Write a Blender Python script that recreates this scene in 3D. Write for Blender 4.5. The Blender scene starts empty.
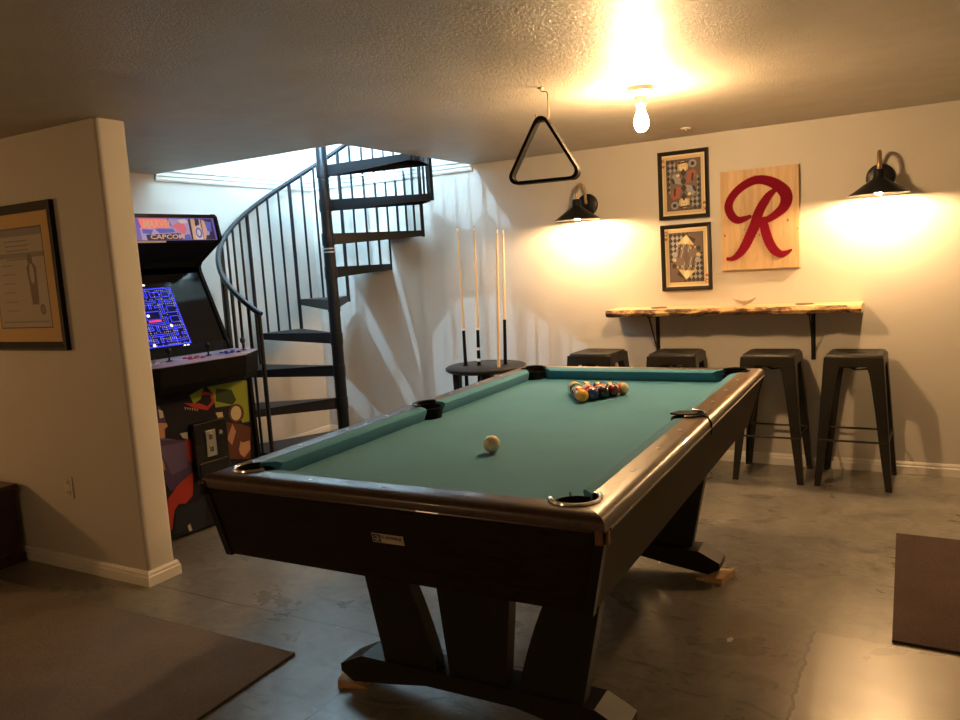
import bpy, bmesh, math, random
from mathutils import Vector, Matrix
random.seed(7)
PI = math.pi
R = math.radians
C = bpy.context.scene.collection
S = bpy.context.scene

# ------------------------------------------------------------------ materials
def mat(name, col=(.8, .8, .8), rough=.5, metal=0, spec=.5, emis=None, estr=0, coat=0, trans=0):
    m = bpy.data.materials.new(name); m.use_nodes = True
    b = m.node_tree.nodes['Principled BSDF']
    b.inputs['Base Color'].default_value = (*col, 1)
    b.inputs['Roughness'].default_value = rough
    b.inputs['Metallic'].default_value = metal
    b.inputs['Specular IOR Level'].default_value = spec
    b.inputs['Coat Weight'].default_value = coat
    b.inputs['Transmission Weight'].default_value = trans
    if emis:
        b.inputs['Emission Color'].default_value = (*emis, 1)
        b.inputs['Emission Strength'].default_value = estr
    return m

class NT:
    """small helper around a material's node tree"""
    def __init__(s, m):
        s.t = m.node_tree; s.b = s.t.nodes['Principled BSDF']
        s.tc = s.t.nodes.new('ShaderNodeTexCoord')
    def n(s, typ, **kw):
        nd = s.t.nodes.new(typ)
        for k, v in kw.items():
            if k in nd.inputs: nd.inputs[k].default_value = v
            else: setattr(nd, k, v)
        return nd
    def l(s, a, b): s.t.links.new(a, b)
    def obj(s, scale=(1, 1, 1), rot=(0, 0, 0)):
        mp = s.n('ShaderNodeMapping'); mp.inputs['Scale'].default_value = scale; mp.inputs['Rotation'].default_value = rot
        s.l(s.tc.outputs['Object'], mp.inputs['Vector']); return mp.outputs[0]
    def noise(s, vec, scale, detail=6, rough=.6, dist=0):
        nd = s.n('ShaderNodeTexNoise'); nd.inputs['Scale'].default_value = scale; nd.inputs['Detail'].default_value = detail
        nd.inputs['Roughness'].default_value = rough; nd.inputs['Distortion'].default_value = dist
        s.l(vec, nd.inputs['Vector']); return nd.outputs['Fac']
    def ramp(s, fac, stops):
        r = s.n('ShaderNodeValToRGB'); e = r.color_ramp.elements
        while len(e) < len(stops): e.new(.5)
        for k, (p, c) in enumerate(stops):
            e[k].position = p; e[k].color = (*c, 1) if len(c) == 3 else c
        s.l(fac, r.inputs['Fac']); return r.outputs['Color']
    def mix(s, fac, a, b, mode='MIX'):
        m = s.n('ShaderNodeMix', data_type='RGBA', blend_type=mode)
        for src, i in ((fac, 0), (a, 6), (b, 7)):
            if hasattr(src, 'links'): s.l(src, m.inputs[i])
            else: m.inputs[i].default_value = src if i == 0 else (*src, 1)
        return m.outputs[2]
    def bump(s, h, strength=.3, dist=.01):
        bp = s.n('ShaderNodeBump'); bp.inputs['Strength'].default_value = strength; bp.inputs['Distance'].default_value = dist
        s.l(h, bp.inputs['Height']); s.l(bp.outputs[0], s.b.inputs['Normal'])

def wall_mat():
    m = mat('painted_drywall', (.60, .57, .52), .62); t = NT(m); v = t.obj()
    t.l(t.ramp(t.noise(v, 1.3, 4), [(.3, (.50, .475, .43)), (.7, (.54, .515, .47))]), t.b.inputs['Base Color'])
    t.bump(t.noise(v, 90, 3), .25, .004); return m
def ceiling_mat():
    m = mat('textured_ceiling', (.5, .46, .4), .36, spec=.5); t = NT(m); v = t.obj()
    t.l(t.ramp(t.noise(v, 2, 5), [(.3, (.36, .335, .29)), (.7, (.41, .38, .33))]), t.b.inputs['Base Color'])
    n = t.ramp(t.noise(v, 80, 5, .7, .6), [(.35, (0, 0, 0)), (.62, (1, 1, 1))])
    t.bump(n, .75, .0045)
    t.l(t.ramp(t.noise(v, 6, 4), [(.3, (.36,)*3), (.7, (.50,)*3)]), t.b.inputs['Roughness']); return m
def math_node(t, op, a, b=None, c=None):
    n = t.n('ShaderNodeMath', operation=op)
    for i, x in enumerate((a, b, c)):
        if x is None: continue
        if hasattr(x, 'links'): t.l(x, n.inputs[i])
        else: n.inputs[i].default_value = x
    return n.outputs[0]
def floor_mat():
    m = mat('stained_concrete', (.3, .28, .25), .3, spec=.5); t = NT(m); v = t.obj()
    t.b.inputs['Coat Weight'].default_value = .32; t.b.inputs['Coat Roughness'].default_value = .28
    big = t.ramp(t.noise(v, 1.1, 7, .62, .8), [(.30, (.135, .126, .105)), (.5, (.195, .180, .148)), (.72, (.270, .248, .200))])
    fine = t.ramp(t.noise(v, 9, 8, .7, 1.2), [(.36, (.55, .55, .55)), (.62, (1.05, 1.05, 1.05))])
    c = t.mix(.8, big, fine, 'MULTIPLY')
    # dark scrapes
    sc = t.ramp(t.noise(t.obj((1, 2.2, 1)), 3.2, 9, .72, 2.0), [(.37, (.35, .34, .32)), (.44, (1, 1, 1))])
    c = t.mix(.8, c, sc, 'MULTIPLY')
    # pale flecks
    fl = t.ramp(t.noise(v, 38, 2, .5), [(.74, (0, 0, 0)), (.77, (1, 1, 1))])
    c = t.mix(fl, c, (.34, .32, .28))
    sep = t.n('ShaderNodeSeparateXYZ'); t.l(t.tc.outputs['Object'], sep.inputs[0])
    wob = math_node(t, 'MULTIPLY', math_node(t, 'SUBTRACT', t.noise(v, 14, 5), .5), .05)
    x = math_node(t, 'ADD', sep.outputs[0], wob); y = math_node(t, 'ADD', sep.outputs[1], wob)
    # paler newer pour, lower right
    pale = math_node(t, 'MULTIPLY', math_node(t, 'GREATER_THAN', x, 4.235), math_node(t, 'LESS_THAN', y, -2.305))
    pc = t.ramp(t.noise(v, 2.6, 6), [(.3, (.22, .20, .165)), (.7, (.32, .295, .245))])
    c = t.mix(pale, c, pc)
    def line(val, at, w):
        d = math_node(t, 'ABSOLUTE', math_node(t, 'SUBTRACT', val, at)); return math_node(t, 'LESS_THAN', d, w)
    wob2 = math_node(t, 'MULTIPLY', math_node(t, 'SUBTRACT', t.noise(v, 3, 6), .5), .06)
    yj = math_node(t, 'ADD', sep.outputs[1], wob2); xj = math_node(t, 'ADD', sep.outputs[0], wob2)
    j1 = math_node(t, 'MULTIPLY', line(yj, -2.955, .004), math_node(t, 'LESS_THAN', sep.outputs[0], 3.4))
    j2 = math_node(t, 'MULTIPLY', line(xj, 2.865, .003), math_node(t, 'LESS_THAN', sep.outputs[1], -2.95))
    j3 = math_node(t, 'MULTIPLY', line(x, 4.235, .006), math_node(t, 'LESS_THAN', y, -2.3))
    j = math_node(t, 'MINIMUM', math_node(t, 'ADD', math_node(t, 'ADD', j1, j2), j3), 1.0)
    c = t.mix(j, c, (.03, .028, .024))
    t.l(c, t.b.inputs['Base Color'])
    t.l(t.ramp(t.noise(v, 2.3, 7, .65, .5), [(.3, (.24,)*3), (.7, (.42,)*3)]), t.b.inputs['Roughness'])
    t.bump(t.noise(v, 24, 6), .12, .006); return m
def rug_mat(name, a, b):
    m = mat(name, a, .95, spec=.1); t = NT(m); v = t.obj()
    c = t.ramp(t.noise(v, 160, 3, .7), [(.3, a), (.7, b)])
    c = t.mix(.5, c, t.ramp(t.noise(v, 5, 5), [(.3, (.7,)*3), (.7, (1.1,)*3)]), 'MULTIPLY')
    t.l(c, t.b.inputs['Base Color']); t.bump(t.noise(v, 220, 2), .6, .006); return m
def wood_mat(name, dark, light, scale=(1, 14, 14), rough=.35, coat=0, nscale=3, spec=.5):
    m = mat(name, dark, rough, coat=coat, spec=spec); t = NT(m)
    n = t.noise(t.obj(scale), nscale, 7, .6, 1.2)
    t.l(t.ramp(n, [(.3, dark), (.7, light)]), t.b.inputs['Base Color']); t.bump(n, .05, .002); return m
def felt_mat():
    m = mat('green_felt', (.03, .13, .10), .95, spec=.15); t = NT(m); v = t.obj()
    t.b.inputs['Sheen Weight'].default_value = .1; t.b.inputs['Sheen Roughness'].default_value = .5
    c = t.ramp(t.noise(v, 3, 6, .6), [(.3, (.050, .205, .315)), (.7, (.060, .232, .355))])
    t.l(c, t.b.inputs['Base Color']); t.bump(t.noise(v, 500, 2), .2, .001); return m

M = {}
M['wall'] = wall_mat(); M['ceiling'] = ceiling_mat(); M['floor'] = floor_mat()
M['white_trim'] = mat('white_trim_paint', (.66, .64, .60), .4)
M['upper'] = mat('upstairs_wall_paint', (.8, .8, .78), .7)
M['felt'] = felt_mat()
M['rail'] = wood_mat('walnut_rail', (.030, .014, .007), (.066, .031, .015), (14, 14, 14), .30, coat=.25)
M['apron'] = wood_mat('walnut_apron', (.013, .0085, .004), (.027, .017, .008), (3, 3, 30), .6, spec=.14)
M['leg'] = wood_mat('dark_stained_leg', (.010, .008, .007), (.014, .012, .009), (6, 6, 2), .45, spec=.3)
M['pale_end'] = wood_mat('bare_rail_end', (.16, .07, .035), (.22, .10, .05), (8, 8, 8), .6)
M['black_gloss'] = mat('black_gloss_plastic', (.006, .006, .007), .25, spec=.3)
M['black_matte'] = mat('black_matte', (.004, .004, .004), .6, spec=.07)
M['black_metal'] = mat('black_painted_metal', (.005, .006, .008), .40, spec=.3)
M['gunmetal'] = mat('gunmetal_sheet', (.034, .031, .025), .40, metal=.6)
M['chrome'] = mat('chrome', (.75, .74, .72), .16, metal=1)
M['grey_metal'] = mat('grey_metal', (.4, .39, .37), .35, metal=1)
M['brass'] = mat('aged_brass', (.45, .33, .2), .38, metal=.9)
M['pearl'] = mat('pearl_inlay', (.7, .66, .58), .3)
M['wedge'] = wood_mat('rough_pine', (.36, .22, .11), (.62, .42, .24), (3, 20, 20), .8)
M['maple'] = wood_mat('maple_shaft', (.62, .42, .22), (.75, .54, .31), (20, 20, 2), .35, coat=.3)
M['pine'] = wood_mat('pine_board', (.38, .25, .12), (.55, .38, .20), (9, 9, 1.2), .55, nscale=2)
M['live_top'] = wood_mat('live_edge_slab', (.52, .33, .15), (.78, .56, .30), (1.5, 9, 9), .35, coat=.3, nscale=2.5)
def live_edge_mat():
    m = mat('live_edge_bark', (.4, .25, .1), .7); t = NT(m)
    n = t.noise(t.obj((3.2, 6, 10)), 2.6, 7, .65, .6)
    t.l(t.ramp(n, [(.40, (.05, .024, .012)), (.49, (.22, .11, .045)), (.57, (.62, .40, .18)), (.75, (.74, .50, .24))]), t.b.inputs['Base Color'])
    t.bump(n, .6, .01); return m
M['bark'] = live_edge_mat()
M['red_paint'] = mat('red_thread', (.17, .004, .016), .85, spec=.1)
M['cream'] = mat('cream_card', (.62, .52, .33), .6)
M['card'] = mat('aged_card', (.50, .40, .24), .6)
M['ink'] = mat('black_ink', (.02, .018, .018), .6)
M['ink_grey'] = mat('blue_grey_ink', (.24, .25, .27), .6)
M['ink_brown'] = mat('brown_ink', (.10, .066, .05), .6)
M['ink_red'] = mat('rust_red_ink', (.30, .085, .05), .6)
M['ink_gold'] = mat('gold_ink', (.48, .36, .15), .6)
M['gold_mat'] = mat('gold_mat_board', (.50, .33, .13), .7)
M['doc'] = mat('grey_print', (.33, .29, .24), .6)
M['doc_dark'] = mat('grey_print_dark', (.16, .15, .15), .6)
M['frame_black'] = mat('black_frame', (.012, .010, .008), .55, spec=.2)
M['glass_black'] = mat('tube_glass', (.006, .007, .010), .08)
M['plastic_white'] = mat('ivory_plastic', (.58, .54, .46), .4)
M['chest'] = wood_mat('red_brown_chest', (.035, .010, .007), (.075, .022, .014), (4, 4, 12), .35)
M['rug_l'] = rug_mat('brown_loop_rug', (.135, .108, .090), (.215, .175, .145))
M['rug_r'] = rug_mat('red_brown_loop_rug', (.052, .035, .029), (.092, .062, .052))
M['bulb'] = mat('warm_bulb', (1, 1, 1), .5, emis=(1, .70, .36), estr=1)
M['gray_pole'] = mat('pole_ring', (.3, .32, .35), .4, metal=.6)
M['tray'] = mat('pale_ceramic', (.42, .38, .33), .5)
def emat(name, col, s): return mat(name, (col[0]*.3, col[1]*.3, col[2]*.3), .4, emis=col, estr=s)

# ------------------------------------------------------------------ mesh helpers
def obj(name, bm, m, parent=None, smooth=None):
    me = bpy.data.meshes.new(name)
    bmesh.ops.recalc_face_normals(bm, faces=bm.faces[:]) if smooth != 'keep' else None
    bm.to_mesh(me); bm.free()
    for mm in (m if isinstance(m, (list, tuple)) else [m]): me.materials.append(mm)
    o = bpy.data.objects.new(name, me); C.objects.link(o)
    if parent: o.parent = parent
    if smooth:
        for p in me.polygons: p.use_smooth = True
        me.set_sharp_from_angle(angle=R(38))
    return o
def tag(o, label=None, cat=None, group=None, kind=None):
    if label: o['label'] = label
    if cat: o['category'] = cat
    if group: o['group'] = group
    if kind: o['kind'] = kind
    return o
def thing(name, label, cat, loc=(0, 0, 0), rz=0, group=None):
    o = bpy.data.objects.new(name, None); C.objects.link(o)
    o.empty_display_size = .1
    o.location = loc; o.rotation_euler = (0, 0, rz)
    return tag(o, label, cat, group)
def struct(name, bm, m, parent=None, smooth=None):
    o = obj(name, bm, m, parent, smooth)
    if not parent: o['kind'] = 'structure'
    return o
def NB(): return bmesh.new()
def box(bm, x0, x1, y0, y1, z0, z1, mi=0, bev=0):
    v = [bm.verts.new(p) for p in ((x0,y0,z0),(x1,y0,z0),(x1,y1,z0),(x0,y1,z0),(x0,y0,z1),(x1,y0,z1),(x1,y1,z1),(x0,y1,z1))]
    fs = [bm.faces.new([v[i] for i in q]) for q in ((3,2,1,0),(4,5,6,7),(0,1,5,4),(1,2,6,5),(2,3,7,6),(3,0,4,7))]
    for f in fs: f.material_index = mi
    if bev:
        es = list({e for f in fs for e in f.edges})
        bmesh.ops.bevel(bm, geom=es, offset=bev, segments=2, affect='EDGES', profile=.5)
    return bm
def B(*a, **k): return box(NB(), *a, **k)
def loft(bm, rings, cap=True, closed=True, mi=0):
    """connect successive rings (lists of 3D points) with quads"""
    vs = [[bm.verts.new(p) for p in r] for r in rings]
    n = len(vs[0])
    for a, b in zip(vs[:-1], vs[1:]):
        for i in range(n if closed else n-1):
            j = (i+1) % n
            f = bm.faces.new((a[i], a[j], b[j], b[i])); f.material_index = mi
    if cap and closed:
        for r in (vs[0], vs[-1]):
            try: f = bm.faces.new(r); f.material_index = mi
            except ValueError: pass
    return vs
def prism(bm, poly, f0, f1, mi=0):
    """poly: list of (u,v); f0,f1 map (u,v)->3D for the two ends"""
    loft(bm, [[f0(u, v) for u, v in poly], [f1(u, v) for u, v in poly]], mi=mi); return bm
def tube(bm, pts, r, n=10, mi=0, cap=True):
    pts = [Vector(p) for p in pts]; rings = []
    rr = r if isinstance(r, (list, tuple)) else [r]*len(pts)
    ref = None
    for i, p in enumerate(pts):
        d = (pts[min(i+1, len(pts)-1)] - pts[max(i-1, 0)]).normalized()
        if ref is None:
            ref = Vector((0, 0, 1)) if abs(d.z) < .9 else Vector((1, 0, 0))
        a = d.cross(ref).normalized(); b = a.cross(d).normalized(); ref = b
        rings.append([p + (a*math.cos(2*PI*k/n) + b*math.sin(2*PI*k/n))*rr[i] for k in range(n)])
    loft(bm, rings, cap, mi=mi); return bm
def lathe(bm, prof, c=(0, 0, 0), n=24, mi=0, axis='z', a0=0, a1=2*PI):
    full = abs(a1-a0-2*PI) < 1e-6
    rings = []
    for r, z in prof:
        ring = []
        for k in range(n if full else n+1):
            t = a0 + (a1-a0)*k/n
            x, y = r*math.cos(t), r*math.sin(t)
            if axis == 'z': p = (c[0]+x, c[1]+y, c[2]+z)
            elif axis == 'y': p = (c[0]+x, c[1]+z, c[2]+y)
            else: p = (c[0]+z, c[1]+x, c[2]+y)
            ring.append(p)
        rings.append(ring)
    vs = loft(bm, rings, cap=False, closed=full, mi=mi)
    if full:
        for k in (0, -1):
            if prof[k][0] > 1e-6:
                f = bm.faces.new(vs[k]); f.material_index = mi
    bmesh.ops.remove_doubles(bm, verts=bm.verts[:], dist=1e-6)
    return bm
def uvs(bm, c, r, mi=0, seg=16, ring=10, sz=1):
    prof = [(r*math.sin(PI*k/ring), -r*sz*math.cos(PI*k/ring)) for k in range(ring+1)]
    prof[0] = (0, prof[0][1]); prof[-1] = (0, prof[-1][1])
    return lathe(bm, prof, c, seg, mi)
def text_faces(bm, s, mapf, size, mi, bold=0.0, width=None):
    """put writing into a mesh: glyph polygons mapped by mapf(u, v)"""
    cu = bpy.data.curves.new('writing', 'FONT'); cu.body = s; cu.size = size; cu.offset = bold
    cu.align_x = 'CENTER'; cu.align_y = 'CENTER'; cu.resolution_u = 2
    o = bpy.data.objects.new('writing', cu); C.objects.link(o)
    dg = bpy.context.evaluated_depsgraph_get(); me = o.evaluated_get(dg).to_mesh()
    xs = [v.co.x for v in me.vertices]; w = max(xs)-min(xs) if xs else 1
    k = (width/w) if width else 1
    vs = [bm.verts.new(mapf(v.co.x*k, v.co.y)) for v in me.vertices]
    for p in me.polygons:
        try: f = bm.faces.new([vs[i] for i in p.vertices]); f.material_index = mi
        except ValueError: pass
    bpy.data.objects.remove(o); bpy.data.curves.remove(cu)
def decal(bm, poly, mapf, mi):
    try:
        f = bm.faces.new([bm.verts.new(mapf(u, v)) for u, v in poly]); f.material_index = mi
    except ValueError: pass
def boolean(o, cutter_bm):
    me = bpy.data.meshes.new('cut')
    bmesh.ops.recalc_face_normals(cutter_bm, faces=cutter_bm.faces[:])
    cutter_bm.to_mesh(me); cutter_bm.free()
    c = bpy.data.objects.new('cut', me); C.objects.link(c)
    par = o.parent; o.parent = None
    md = o.modifiers.new('b', 'BOOLEAN'); md.operation = 'DIFFERENCE'; md.object = c; md.solver = 'EXACT'
    dg = bpy.context.evaluated_depsgraph_get(); dg.update()
    nm = bpy.data.meshes.new_from_object(o.evaluated_get(dg))
    o.modifiers.clear(); old = o.data; nm.name = old.name; o.data = nm; o.parent = par
    bpy.data.objects.remove(c); return o

# ------------------------------------------------------------------ room shell
H = 2.152          # basement ceiling
HX, HY = 1.612, -1.55   # stair opening in the ceiling: x 0..HX, y HY..0
PX, PY, PT = 1.413, -2.973, .154   # end of the short partition
X1, Y1, X0 = 6.1, -7.2, -2.6       # far limits of the basement

struct('floor', B(X0-.1, X1+.1, Y1-.1, .1, -.15, 0), M['floor'])
bm = NB()
for a in ((HX, X1+.1, HY, .1), (X0-.1, X1+.1, Y1-.1, HY), (X0-.1, 0, HY, .1)):
    box(bm, a[0], a[1], a[2], a[3], H, 2.40)
bmesh.ops.remove_doubles(bm, verts=bm.verts[:], dist=1e-5)
struct('ceiling', bm, M['ceiling'])
struct('wall_back', B(-.12, X1+.12, 0, .12, 0, 5.0), M['wall'])
tl = math.tan(R(.79))
bm = NB()   # left wall runs a hair off square
prism(bm, [(0, 0), (-.12, 0), (-.12, PY+.02), (PY*-1*-tl*0 + tl*PY*1, PY+.02)], lambda u, v: (u, v, 0), lambda u, v: (u, v, 5.0))
struct('wall_left', bm, M['wall'])
struct('wall_right', B(X1, X1+.12, Y1, 0, 0, H), M['wall'])
struct('wall_rear', B(X0, X1, Y1-.12, Y1, 0, H), M['wall'])
struct('wall_far_left', B(X0-.12, X0, Y1, PY, 0, H), M['wall'])
# partition with rounded (bullnose) corners
r_ = .022; poly = []
for cx, cy, a0 in ((PX-r_, PY+r_, -90), (PX-r_, PY+PT-r_, 0)):
    for k in range(7): poly.append((cx+r_*math.cos(R(a0+15*k)), cy+r_*math.sin(R(a0+15*k))))
poly += [(X0, PY+PT), (X0, PY)]
bm = prism(NB(), poly, lambda u, v: (u, v, 0), lambda u, v: (u, v, H))
struct('wall_partition', bm, M['wall'], smooth=True)

def base_profile(h=.0725, t=.016):
    return [(0, 0), (t, 0), (t, h*.62), (t*.72, h*.70), (t*.72, h*.84), (t*.35, h), (0, h)]
def baseboard(name, pts, closed=False):
    """pts: plan polyline, board stands to the right-hand side of travel"""
    bm = NB(); pr = base_profile(); rings = []
    for i, p in enumerate(pts):
        p = Vector((*p, 0))
        d0 = (p - Vector((*pts[i-1], 0))).normalized() if i > 0 else None
        d1 = (Vector((*pts[i+1], 0)) - p).normalized() if i < len(pts)-1 else None
        if d0 is None: n = Vector((d1.y, -d1.x, 0)); k = 1
        elif d1 is None: n = Vector((d0.y, -d0.x, 0)); k = 1
        else:
            n0 = Vector((d0.y, -d0.x, 0)); n1 = Vector((d1.y, -d1.x, 0)); n = (n0+n1).normalized(); k = 1/max(.3, n.dot(n0))
        rings.append([p + n*u*k + Vector((0, 0, v)) for u, v in pr])
    loft(bm, rings)
    struct(name, bm, M['white_trim'])
baseboard('baseboard_back', [(.0, 0), (X1, 0)])
baseboard('baseboard_left', [(tl*(PY+PT), PY+PT), (0, 0)])
baseboard('baseboard_partition', [(X0, PY), (PX, PY), (PX, PY+PT), (0, PY+PT)])
baseboard('baseboard_right', [(X1, 0), (X1, Y1)])
# trim band round the stair opening
tp_ = [(0, 0), (.012, 0), (.018, .012), (.018, .03), (.026, .036), (.026, .06), (.036, .068), (.036, .078), (0, .078)]
ZT = 2.108
bm = NB(); loft(bm, [[(0-.0, -u, ZT+v) for u, v in tp_], [(HX, -u, ZT+v) for u, v in tp_]]); struct('trim_1', bm, M['white_trim'])
bm = NB(); loft(bm, [[(u, -0.0, ZT+v) for u, v in tp_], [(u+tl*HY, HY, ZT+v) for u, v in tp_]]); struct('trim_2', bm, M['white_trim'])
# room upstairs, seen through the opening
struct('wall_upper_right', B(3.4, 3.5, -3.6, 0, 2.4, 5.0), M['upper'])
struct('wall_upper_front', B(-.12, 3.5, -3.7, -3.6, 2.4, 5.0), M['upper'])
struct('wall_upper_left', B(-.12, -.02, -3.6, PY+.02, 2.4, 5.0), M['upper'])
struct('ceiling_upper', B(-.12, 3.5, -3.7, .12, 5.0, 5.1), M['upper'])

# ------------------------------------------------------------------ pool table
TX, TY, TT = 3.338, -2.5905, R(1.08)
table = thing('pool_table', 'walnut pool table with green cloth standing on two slatted pedestals', 'pool table', (TX, TY, 0), TT)
hw, hl = .4927, .985
IX, IY = .535, 1.035; OX, OY = .620, 1.114
ZR, ZB = .856, .800
PCK = [(-.510, -1.004), (.510, -1.004), (-.510, 1.004), (.510, 1.004), (-.530, 0), (.533, 0)]
# rails: 2 long + 2 end caps, mitred, convex section
def rail_section():
    dx = OX-IX
    pts = [(0, ZR-.055), (0, ZR)]
    for k in range(1, 9):
        t = k/8*PI/2
        pts.append((dx*(.55+.45*math.sin(t)), .832+(ZR-.832)*math.cos(t)**.9))
    pts += [(dx+.001, .822), (dx-.004, .817), (dx-.016, .800)]
    return pts
def rail(side):
    bm = NB(); pr = rail_section(); rings = []
    for s in (-1, 1):
        ring = []
        for u, z in pr:
            if side in 'lr':
                sx = -1 if side == 'l' else 1
                ring.append((sx*(IX+u), s*(IY+u*(OY-IY)/(OX-IX)), z))
            else:
                sy = -1 if side == 'n' else 1
                ring.append((s*(IX+u), sy*(IY+u*(OY-IY)/(OX-IX)), z))
        rings.append(ring)
    loft(bm, rings); return obj('rail', bm, M['rail'], table, smooth=True)
def cutters(r=.060, z0=.70, z1=.9):
    bm = NB()
    for x, y in PCK: lathe(bm, [(r, z0), (r, z1)], (x, y, 0), 28)
    return bm
for s in 'lrnf':
    rl = rail(s); boolean(rl, cutters())
    for p_ in rl.data.polygons: p_.use_smooth = True
    rl.data.set_sharp_from_angle(angle=R(30))
# bright seam bead where rail meets apron
for s, a, b in (('r', (OX+.001, -OY+.03), (OX+.001, OY-.02)), ('n', (-OX+.03, -OY-.001), (OX-.03, -OY-.001)), ('l', (-OX-.001, -OY+.03), (-OX-.001, OY-.03)), ('f', (-OX+.03, OY+.001), (OX-.03, OY+.001))):
    obj('seam_bead', tube(NB(), [(a[0], a[1], .8205), (b[0], b[1], .8205)], .0034, 8), M['rail'], table, smooth=True)
# bed
bed = obj('cloth_bed', B(-IX+.002, IX-.002, -IY+.002, IY-.002, .775, ZB), M['felt'], table)
boolean(bed, cutters(.056, .6, .85))
# cushions
def cushion(p0, p1, nrm, c0, c1):
    """p0,p1 along the wood edge; nrm to the nose; c0,c1 end cut-backs"""
    bm = NB(); p0, p1, nrm = Vector(p0), Vector(p1), Vector(nrm); d = (p1-p0).normalized(); L = nrm.length
    sec = [(0, ZB+.001, 0), (0, ZR-.001, 0), (.72, ZR-.003, .72), (1, .846, 1), (1, .838, 1), (.55, ZB+.001, .55)]
    rings = []
    for base, sg, cc in ((p0, 1, c0), (p1, -1, c1)):
        rings.append([Vector((base.x, base.y, 0)) + nrm.to_3d()*u*1.0 + d.to_3d()*sg*cc*k + Vector((0, 0, z)) for u, z, k in sec])
    loft(bm, rings); return obj('cushion', bm, M['felt'], table, smooth=True)
wd = IX-hw
for sx in (-1, 1):
    cushion((sx*IX, -IY+.075), (sx*IX, -.060), (-sx*wd, 0), .05, .012)
    cushion((sx*IX, .060), (sx*IX, IY-.075), (-sx*wd, 0), .012, .05)
for sy in (-1, 1):
    cushion((-IX+.075, sy*IY), (IX-.075, sy*IY), (0, -sy*wd*1.15), .05, .05)
# pockets
for i, (x, y) in enumerate(PCK):
    corner = y != 0
    bm = NB(); lathe(bm, [(.0, .735), (.030, .735), (.048, .790), (.0585, .818), (.0585, ZR-.012), (.055, ZR-.012), (.052, .820), (.042, .792), (.026, .742), (0, .741)], (x, y, 0), 28)
    pk = obj('pocket', bm, M['black_matte'], table, smooth=True)
    out = math.atan2(y*.9 if corner else 0, x)
    span = R(98) if corner else R(88)
    bm = NB(); pts = []
    for k in range(19):
        t = out - span + 2*span*k/18
        pts.append((x+.060*math.cos(t), y+.060*math.sin(t), ZR+.001))
    tube(bm, pts, .0062, 8)
    rim = obj('pocket_rim', bm, M['chrome'] if i < 2 else M['black_gloss'], pk, smooth=True)
    if i < 2: rim['label'] = 'chrome pocket rim'
# loose leather flap and cord on the right side pocket
bm = NB(); px, py = PCK[5]
poly = [(-.075, -.02), (-.05, .035), (.01, .045), (.045, .012), (.03, -.03), (-.03, -.045)]
prism(bm, poly, lambda u, v: (px+u*.8+.005, py+v*.8-.01, ZR+.002), lambda u, v: (px+u*.8+.005, py+v*.8-.01, ZR+.008))
fl = obj('pocket_flap', bm, M['black_matte'], table)
bm = tube(NB(), [(px+.02, py+.0, ZR+.005), (OX-.035, py-.02, ZR+.002), (OX-.012, py-.032, ZR-.001), (OX+.001, py-.042, .838), (OX+.004, py-.050, .822), (OX+.003, py-.055, .800)], .003, 6)
obj('cord', bm, M['black_matte'], fl)
# green felt flap showing in the near right pocket
bm = NB(); prism(bm, [(0, 0), (.028, 0), (.004, .040)], lambda u, v: (.470+u, -.955, ZB+.014+v), lambda u, v: (.470+u, -.951, ZB+.014+v)); obj('cloth_tab', bm, M['felt'], table)
# sights
def sight(x, y):
    bm = NB(); n = 12
    rise = .0012
    lathe(bm, [(.0, ZS), (.0065, ZS), (.0065, ZS+rise), (0, ZS+rise)], (x, y, 0), n); obj('sight', bm, M['pearl'], table)
ZS = .8556
for sx in (-1, 1):
    for k in (1, 2, 3, 5, 6, 7): sight(sx*.566, hl-k*hl/4)
for sy in (-1, 1):
    for k in (1, 2, 3): sight(-hw+k*hw/2, sy*1.064)
# aprons: tapered inwards towards the bottom
AB = (.578, 1.062); AT = (OX-.003, OY-.003); zt0, zb0 = .817, .600
def apron(side):
    bm = NB(); th = .022
    def P(s, a, z, inn):
        x = (AT[0] if z > .7 else AB[0]) - inn; bx = 0 if z > .7 else -.018; y = (AT[1] if z > .7 else AB[1]) - inn
        if side in 'lr': return ((1 if side == 'r' else -1)*x+bx, s*(y+inn*0), z)
        return (s*x+bx, (1 if side == 'f' else -1)*y, z)
    rings = [[P(s, 0, zb0, 0), P(s, 0, zt0, 0), P(s, 0, zt0, th), P(s, 0, zb0, th)] for s in (-1, 1)]
    loft(bm, rings); return obj('apron', bm, M['apron'], table)
aps = {s: apron(s) for s in 'lrnf'}
obj('underbed', B(-.55, .55, -1.03, 1.03, .61, .775), M['black_matte'], table)
for sx in (-1, 1):
    for sy in (-1, 1):
        bm = NB(); w = .012
        rings = []
        for z, (ax, ay) in ((zb0-.004, AB), (zt0, AT)):
            cx, cy = sx*(ax) + (-.018 if z < .7 else 0), sy*(ay)
            rings.append([(cx-sx*w*1.6, cy+sy*.004, z), (cx+sx*.004, cy+sy*.004, z), (cx+sx*.004, cy-sy*w*1.6, z), (cx-sx*w*1.6, cy-sy*w*1.6, z)])
        loft(bm, rings); obj('corner_trim', bm, M['leg'], table)
        if sy < 0 and sx > 0:
            for q in ((0, 1), (1, 0)):
                bm = NB()
                if q[0]: box(bm, OX-.006, OX+.004, -OY+.006, -OY+.024, .790, .823, bev=.003)
                else: box(bm, OX-.024, OX-.006, -OY-.004, -OY+.006, .790, .823, bev=.003)
                e = obj('rail_end', bm, M['pale_end'], table); e['label'] = 'bare lighter wood rail end'
        if sx < 0 and sy < 0:
            bm = NB(); box(bm, -OX-.008, -OX+.020, -OY-.008, -OY+.020, .795, .838, bev=.008); obj('corner_cap', bm, M['black_gloss'], table)
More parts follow.
